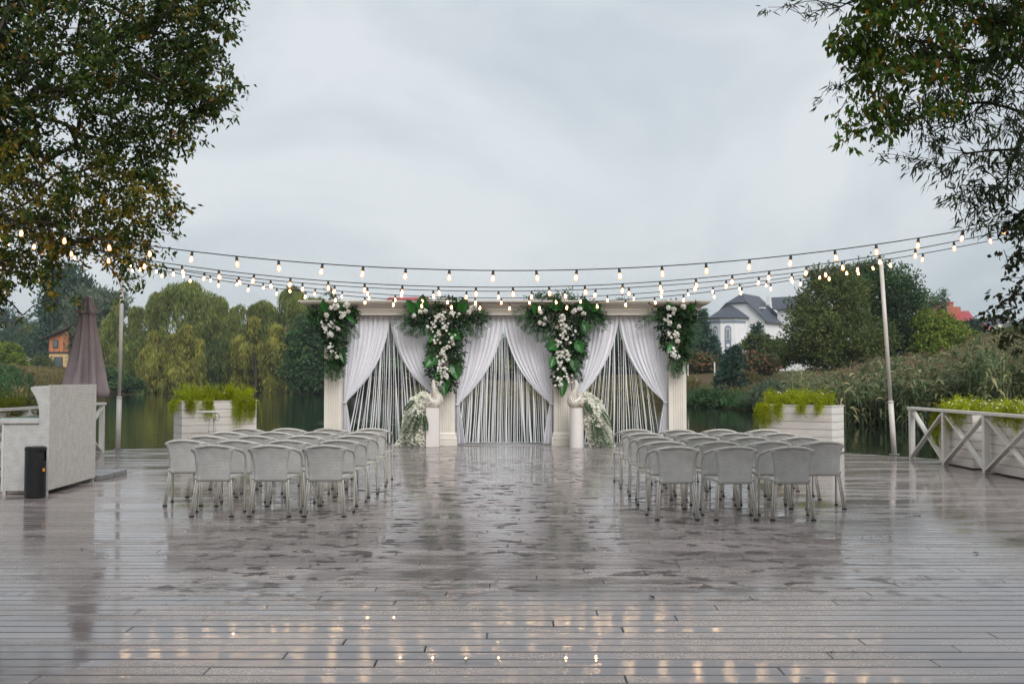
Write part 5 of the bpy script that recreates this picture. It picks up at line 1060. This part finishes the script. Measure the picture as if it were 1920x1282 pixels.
def light_pole(label, bx, D, by, tx, ty, sy):
    b = at(bx, by, D); b.z = 0; e = at(tx, ty, D); t = thing('light_pole', label, 'pole', tuple(b), group='slim poles carrying the string lights'); f = (Z(sy, D))/e.z; mid = b.lerp(e, f)
    m = MB(); m.tube([b, mid], .052, 12); m.build('lower_sleeve', M['pole'], t, smooth=True, wc=True)
    m = MB(); m.tube([mid-Vector((0, 0, .01)), e], .040, 12); m.build('upper_pole', M['pole'], t, smooth=True, wc=True)
    m = MB(); m.tube([mid-Vector((0, 0, .02)), mid+Vector((0, 0, .015))], .058, 12); m.build('collar', M['pole'], t, smooth=True, wc=True)
    m = MB(); m.tube([(b.x, b.y, 0), (b.x, b.y, .015)], .10, 16); m.build('base_plate', M['metalgrey'], t, wc=True)
    m = MB(); m.tube([e-Vector((0, 0, .03)), e+Vector((0, 0, .02))], .03, 8); m.build('hook', M['rubber'], t, wc=True); return e
PL = light_pole('slim leaning light pole on the left deck edge', 221, 21.35, 843, 230, 487, 745)
PR = light_pole('slim leaning light pole on the right deck edge', 1677, 20.0, 852, 1652, 490, 753)

# ------------------------------------------------------------------ string lights
def bulb_meshes():
    m = MB(); m.lathe([(.006, 0), (.013, -.004), (.016, -.012), (.016, -.034), (.0195, -.038), (.0195, -.052), (.015, -.055)][::-1], 10); a = m.build('socket', M['wire'], smooth=True, me_only=True)
    m = MB(); m.lathe([(.013, -.054), (.015, -.066), (.021, -.084), (.026, -.104), (.024, -.120), (.014, -.134), (.002, -.137)][::-1], 12); b = m.build('bulb', M['bulb'], smooth=True, me_only=True)
    m = MB(); m.lathe([(.004, -.070), (.009, -.082), (.011, -.100), (.009, -.114), (.003, -.120)][::-1], 8); c = m.build('filament', M['filament'], smooth=True, me_only=True)
    return a, b, c
SOCK, BULB, FIL = bulb_meshes()
def light_string(label, D, xc, y0, kl, kr, ref, sp, n0, n1, xa, xb, endL=None, endR=None):
    t = thing('string_lights', label, 'string lights', tuple(at(xc, y0, D)), group='strings of warm filament bulbs above the deck'); O = Vector(t.location)
    yy = lambda p: y0-(kl if p < xc else kr)*(p-xc)**2
    P = [at(p, yy(p), D) for p in np.linspace(xa, xb, 60)]
    if endL is not None: P = [endL]+P
    if endR is not None: P = P+[endR]
    m = MB(); m.tube([p-O for p in P], .0065 if D < 17 else .0075, 5); m.build('cable', M['wire'], t, smooth=True)
    for n in range(n0, n1+1):
        p = ref+sp*(n+random.uniform(-.03, .03)); w = at(p, yy(p), D)-O; s = part('socket', SOCK, t, tuple(w), (random.uniform(-.16, .16), random.uniform(-.16, .16), random.uniform(0, 6)))
        b = part('bulb', BULB, s); f = part('filament', FIL, s)
light_string('nearest and highest string of warm bulbs, wide single sag', 12.0, 960, 507.3, 1.0e-4, 1.05e-4, 923, 80.1, -14, 15, -330, 2250)
light_string('second nearest string of warm bulbs, just above the beam ends', 13.9, 930, 538.6, 1.18e-4, 1.16e-4, 960, 68.9, -15, 16, -250, 2150)
light_string('third string of warm bulbs, ending left of the right trees', 15.7, 930, 546, 1.17e-4, 1.10e-4, 935, 61.2, -18, 13, -200, 1950)
light_string('farthest string of warm bulbs, tied to both poles', 19.2, 945, 558.8, 1.40e-4, 1.36e-4, 940.6, 49.7, -14, 14, 238, 1640, PL, PR)
light_string('lowest string of warm bulbs, dipping across the face of the beam', 17.8, 965, 568.3, 1.40e-4, 1.60e-4, 955.6, 54.5, -13, 12, 222, 1630, PL, PR)

# ------------------------------------------------------------------ overhanging trees in front
LMAP = leafmat('ash_maple_leaf', [(0, (.018, .042, .006)), (.6, (.045, .085, .011)), (.9, (.10, .145, .018)), (.97, (.20, .16, .02)), (1, (.28, .12, .02))], .45, .5, 1.1, .35, .35)
LMAP2 = leafmat('ash_maple_leaf_autumn', [(0, (.07, .09, .012)), (.5, (.17, .16, .02)), (.88, (.28, .19, .02)), (1, (.36, .15, .02))], .45, .5, 1.1, .35, .3)
LWN = leafmat('narrow_willow_leaf', [(0, (.025, .045, .016)), (.7, (.055, .08, .03)), (1, (.12, .15, .07))], .3, .45, 1.5, .4, .3)
LVN = leafmat('creeper_leaf', [(0, (.05, .11, .014)), (.55, (.10, .19, .02)), (.90, (.11, .17, .02)), (.94, (.36, .22, .015)), (1, (.40, .14, .015))], .5, .45, 1.4, .35, .3)
LBK = leafmat('round_dark_leaf', [(0, (.02, .035, .012)), (.8, (.04, .055, .015)), (1, (.07, .03, .02))], .35, .5, 2, .3, .3)
def skeleton(nodes, root, trunk_r, parent, name='limb', rmin=.004, bias=.25):
    """join every twig node to the nearest node closer to the root; thickness follows what it carries"""
    N = np.vstack([[root], nodes]); d = np.linalg.norm(N-N[0], axis=1); o = np.argsort(d); N = N[o]; d = d[o]; n = len(N); par = np.zeros(n, int)
    for i in range(1, n):
        q = np.linalg.norm(N[:i]-N[i], axis=1)+bias*d[:i]*.0+np.where(d[:i] > d[i]*.97, 1, 0); par[i] = q.argmin()
    load = np.ones(n)
    for i in range(n-1, 0, -1): load[par[i]] += load[i]
    r = np.maximum(rmin, trunk_r*(load/n)**.55); m = MB()
    for i in range(1, n):
        a, b = Vector(N[par[i]]), Vector(N[i]); c = (a+b)/2+Vector((random.gauss(0, .02), random.gauss(0, .02), .04*(b-a).length)); m.tube([a, c, b], [min(r[par[i]], r[i]*1.5), r[i], r[i]*.9], 5 if r[i] > .01 else 3, caps=False)
    return m.build(name, M['twig'], parent, smooth=True, wc=True)
def sprays(C, m_, spread, down, L, W, groups=1, up=None):
    """drooping leaf sprays round twig ends"""
    n = len(C); P = np.repeat(C, m_, 0); g = nrm(RNG.normal(size=(n, 3))*np.array([1, 1, .5])+np.array([0, 0, -.35])); G_ = np.repeat(g, m_, 0)
    s = RNG.uniform(0, 1, (n*m_, 1)); P = P+G_*s*spread+RNG.normal(size=(n*m_, 3))*spread*.16
    D = G_*.55+RNG.normal(size=(n*m_, 3))*.6+np.array([0, 0, -down]); return leaf_arrays(P, D, RNG.uniform(.65, 1.2, n*m_)*L, RNG.uniform(.75, 1.2, n*m_)*W)
def left_tree():
    D = 14.4; root = (-10.9, 14.6, 0); t = thing('maple_tree', 'large dark ash-leaved maple overhanging from the left, autumn tinted below', 'tree', root)
    m = MB(); m.tube([(-10.9, 14.6, -.4), (-10.85, 14.55, 1.5), (-10.7, 14.5, 3.4), (-10.3, 14.5, 5.0), (-9.8, 14.4, 8), (-9.4, 14.4, 11)], [.30, .25, .22, .18, .12, .05], 12); m.build('trunk', M['bark'], t, smooth=True, wc=True)
    up = [(-60, -260), (240, -260), (400, -160), (425, -60), (430, 0), (420, 30), (438, 62), (425, 95), (440, 135), (436, 182), (400, 200), (405, 225), (350, 218), (362, 262), (318, 262), (330, 290), (290, 300), (300, 352), (322, 372), (332, 406), (290, 420), (270, 470), (262, 500), (232, 500), (200, 480), (170, 470), (140, 480), (128, 505), (112, 520), (100, 555), (84, 520), (66, 535), (48, 505), (42, 535), (22, 560), (0, 575), (-60, 560)]
    A = []; B = []
    C = polyfill(pxpoly(up, D), 1650, D, 1.9, 1.1); hi = Z(300, D); m0 = RNG.random(len(C)) < .05; low = ((C[:, 2] < hi) & (RNG.random(len(C)) < .38)) | m0
    A.append(sprays(C[~low], 30, .30, .5, .10, .045)); B.append(sprays(C[low], 28, .30, .55, .10, .044))
    # hidden side of the crown, outside the frame
    Co = polyfill([(X(-60, D), Z(560, D)), (X(-60, D), Z(-260, D)), (X(240, D), Z(-260, D)), (X(100, D), Z(-700, D)), (X(-500, D), Z(-650, D)), (X(-900, D), Z(-200, D)), (X(-850, D), Z(350, D)), (X(-400, D), Z(560, D))], 520, D, 2.6, .9)
    A.append(sprays(Co, 26, .45, .45, .15, .07))
    # thin outlying sprigs that break the outline
    tips = [(436, 20), (442, 70), (438, 130), (446, 185), (444, 210), (368, 262), (360, 268), (316, 345), (342, 405), (345, 412), (318, 440), (300, 500), (262, 540), (232, 535), (148, 548), (98, 572), (38, 590), (14, 600), (5, 560), (268, 520), (305, 470), (408, 200), (236, 560), (96, 560), (220, 520), (205, 500), (130, 560)]
    T = np.array([at(a+random.uniform(-4, 4), b+random.uniform(-3, 3), D+random.uniform(-.4, .4)) for a, b in tips]); A.append(sprays(T, 14, .19, .7, .10, .04)); 
    V, F = cat(A); rawmesh('foliage', V, F, LMAP, t, wc=True)['kind'] = 'stuff'; V, F = cat(B); rawmesh('autumn_foliage', V, F, LMAP2, t, wc=True)['kind'] = 'stuff'
    skeleton(np.vstack([C[::2], T, Co[::5]]), (-10.4, 14.5, 4.8), .19, t)
left_tree()
def right_trees():
    D = 8.0; t = thing('willow_tree', 'dark narrow-leaved willow branches overhanging from the top right', 'tree', (6.3, 8.8, 0))
    m = MB(); m.tube([(6.3, 8.8, 0), (6.25, 8.7, 1.5), (6.1, 8.6, 3.0), (5.9, 8.4, 4.6), (5.6, 8.3, 6.0)], [.24, .2, .16, .11, .05], 12); m.build('trunk', M['bark'], t, smooth=True, wc=True)
    pl = [(1620, -120), (1625, 20), (1640, 90), (1615, 120), (1650, 190), (1690, 240), (1750, 262), (1760, 300), (1800, 345), (1815, 385), (1850, 380), (1875, 400), (1900, 420), (1980, 430), (2250, 300), (2300, -100), (2100, -300)]
    C = polyfill(pxpoly(pl, D), 600, D+.2, 1.0, .9); T = []
    for a, b in ((1440, 14), (1452, 22), (1470, 8), (1495, 8), (1500, 26), (1508, 34), (1520, 6), (1545, 10), (1540, 24), (1565, 6), (1575, 14), (1590, 8), (1530, 2), (1610, 0), (1640, -10), (1537, 190), (1548, 180), (1560, 160), (1575, 150), (1575, 165), (1590, 120), (1600, 110), (1560, 182), (1645, 288), (1662, 298), (1750, 300), (1755, 325), (1775, 335), (1800, 395), (1815, 425), (1830, 432), (1840, 420), (1790, 375), (1768, 310), (1690, 285), (1725, 300)): T.append(at(a, b, D+random.uniform(-.25, .3)))
    T = np.array(T); V, F = cat([sprays(C, 28, .24, .75, .105, .017), sprays(T, 8, .07, .6, .085, .013)]); rawmesh('foliage', V, F, LWN, t, wc=True)['kind'] = 'stuff'
    mid = np.array([at(a, b, D) for a, b in ((1620, -5), (1650, -30), (1700, -20), (1610, 118), (1640, 108), (1690, 104), (1740, 104), (1800, 108), (1870, 110))])
    skeleton(np.vstack([C, T, mid]), (5.9, 8.4, 4.6), .09, t, rmin=.0025)
    # creeper climbing through it
    t = thing('creeper', 'green and orange leaved creeper hanging through the right willow', 'creeper', (5.2, 8.0, 4.0))
    pv = [(1596, -100), (1600, 10), (1590, 50), (1575, 62), (1568, 92), (1600, 112), (1592, 150), (1596, 175), (1586, 205), (1590, 235), (1572, 262), (1590, 272), (1610, 250), (1640, 262), (1700, 258), (1722, 225), (1780, 200), (1860, 130), (2050, 90), (2050, -250), (1700, -250)]
    C2 = polyfill(pxpoly(pv, D), 560, D-.15, .7, .9); T2 = np.array([at(a, b, D-.2) for a, b in ((1568, 58), (1562, 75), (1562, 82), (1572, 98), (1580, 40), (1574, 46), (1572, 212), (1568, 222), (1570, 242), (1578, 262), (1588, 272), (1590, 180), (1588, 160))])
    V, F = cat([sprays(C2, 19, .17, .95, .078, .034), sprays(T2, 9, .08, .9, .07, .028)]); rawmesh('foliage', V, F, LVN, t, wc=True)['kind'] = 'stuff'
    skeleton(np.vstack([C2[::2], T2]), (5.4, 8.1, 4.2), .03, t, 'stem', .0025)
    # hop-like fruit strings
    Pf = np.vstack([np.linspace(at(a, b, D-.2), at(c, d, D-.2), 16) for a, b, c, d in ((1650, 262, 1632, 284), (1676, 268, 1660, 292), (1712, 262, 1700, 312), (1718, 280, 1694, 318), (1640, 255, 1668, 268))]); Pf = Pf+RNG.normal(size=Pf.shape)*.012
    V, F = blossoms(Pf, RNG.normal(size=Pf.shape), .014, 5, .6); rawmesh('fruit', V, F, LBK, t, wc=True)['kind'] = 'stuff'
    # dark round-leaved branch low at the right edge
    t = thing('apple_tree', 'dark round-leaved branches hanging in at the right edge', 'tree', (5.2, 8.5, 0)); m = MB(); m.tube([(5.2, 8.5, 0), (5.15, 8.4, 1.4), (5.2, 8.3, 2.6), (5.4, 8.3, 3.6)], [.13, .11, .08, .04], 10); m.build('trunk', M['bark'], t, smooth=True, wc=True)
    pa = [(1905, 400), (1895, 470), (1912, 500), (1893, 530), (1902, 560), (1878, 585), (1885, 610), (1900, 640), (1935, 648), (2100, 700), (2250, 520), (2150, 350), (1980, 330)]
    C3 = polyfill(pxpoly(pa, D), 260, D, .7, .9); T3 = np.array([at(a, b, D) for a, b in ((1882, 468), (1890, 492), (1876, 565), (1868, 600), (1872, 618), (1880, 575), (1892, 632), (1912, 648), (1895, 520), (1860, 375), (1870, 372), (1900, 390))])
    V, F = cat([sprays(C3, 19, .18, .55, .062, .036), sprays(T3, 8, .08, .6, .06, .034)]); rawmesh('foliage', V, F, LBK, t, wc=True)['kind'] = 'stuff'
    skeleton(np.vstack([C3[::2], T3]), (5.2, 8.35, 2.4), .05, t, rmin=.0025)
right_trees()

# ------------------------------------------------------------------ fallen leaves
for px, py, c, s, lb in ((153, 1028, 'LBK', .05, 'small dark leaf fallen near the left edge of the deck, upright'), (204, 768+100, 'O', .05, 'pale leaf fallen beyond the umbrella base'), (206, 880, 'O', .05, 'yellow leaf fallen beside the umbrella base'),
                         (450, 1017, 'B', .07, 'brown leaf on the boards in front of the left chairs'), (237, 1006, 'B', .04, 'small brown leaf in front of the left chairs, farther left'), (1222, 1117, 'B', .10, 'dark red brown leaf on the boards below the right chairs'),
                         (1830, 1035, 'B', .11, 'reddish brown leaf near the right edge of the boards'), (1560, 1012, 'B', .04, 'small brown leaf right of the right chairs'), (1568, 959, 'O', .07, 'tan leaf beside the outermost right chair'), (1727, 950, 'O', .05, 'tiny tan leaf right of the chairs, far out'),
                         (1660, 1032, 'B', .04, 'tiny dark leaf between the chairs and the right edge'), (1335, 913, 'B', .07, 'red leaf lying under the right chairs'), (1680, 915, 'B', .05, 'dark scrap of leaf near the right pole'), (1600, 1218, 'B', .04, 'dark bud on the nearest right boards'), (1516, 1267, 'B', .035, 'black seed on the nearest boards right of centre'), (1560, 1219, 'B', .06, 'curled twig scrap on the near right boards')):
    D = 1.52*FPX/(py-710); s *= .62; p = at(px, py, D); t = thing('fallen_leaf', lb, 'leaf', (p.x, p.y, .004), random.uniform(0, 6), group='leaves fallen on the deck')
    m = MB(); m.grid(lambda u, v: ((v-.5)*s, (u-.5)*s*.55*math.sin(PI*min(1, v*.96+.03)), .003+.10*s*abs(u-.5)*2+.05*s*math.sin(v*5)), 2, 6); m.build('blade', dict(B=mat('leaf_brown', (.06, .02, .012), .6), O=mat('leaf_tan', (.35, .2, .05), .7), LBK=LBK)[c], t, smooth=True)
    m = MB(); m.tube([(s*.45, 0, .006), (s*.75, .1*s, .004)], .0012, 4); m.build('stalk', M['twig'], t)

# ------------------------------------------------------------------ unseen trees added behind the camera to shade the near chairs, and the damp air
def shading_trees():
    LGV = leafmat('shading_tree_leaf', [(0, (.02, .04, .01)), (1, (.05, .08, .015))], .3, .6, 1, .3, .3)
    for i, (x, y, h, lb) in enumerate(((-9, -4.5, 14, 'unseen tree added behind the camera to shade the chairs, on the left'), (-1, -5.5, 15, 'unseen tree added straight behind the camera to shade the chairs'), (7.5, -5, 14.5, 'unseen tree added behind the camera to shade the chairs, on the right'))):
        t = thing('maple_tree', lb, 'tree', (x, y, -.35)); bl = [(x+a, y+b, h*c, 3.4, 2.8, 2.9) for a, b, c in ((0, 0, .82), (-2.6, 0, .62), (2.6, .2, .62), (0, .6, .5), (-1.4, -1, .7), (1.6, -1, .74), (-3.4, .3, .42), (3.4, .3, .42))]
        V, F = crown_clumps(bl, 420, 24, .8, .34, .2); rawmesh('crown', V, F, LGV, t, wc=True)
        m = MB(); m.tube([(x, y, -.6), (x+.1, y, 2), (x, y, 5), (x-.2, y, h*.8)], [.36, .3, .22, .06], 10); m.build('trunk', M['bark'], t, smooth=True, wc=True)
        m = MB()
        for b in bl[:6]: s = Vector((x, y, 3.2)); e = Vector(b[:3]); m.tube([s, s.lerp(e, .5)+Vector((0, 0, .4)), e], [.13, .09, .03], 6)
        m.build('limb', M['bark'], t, smooth=True, wc=True)
shading_trees()
HAZE = .00034
if HAZE:
    m, nt, b, out = newmat('damp_air'); nt.nodes.remove(b); v = nt.nodes.new('ShaderNodeVolumePrincipled'); v.inputs['Density'].default_value = HAZE; v.inputs['Color'].default_value = (.86, .92, .96, 1); v.inputs['Anisotropy'].default_value = .2
    nt.links.new(v.outputs[0], out.inputs['Volume']); mb = MB(); mb.box(-620, 620, -60, 640, -4, 60); o = mb.build('haze', m); o['kind'] = 'stuff'
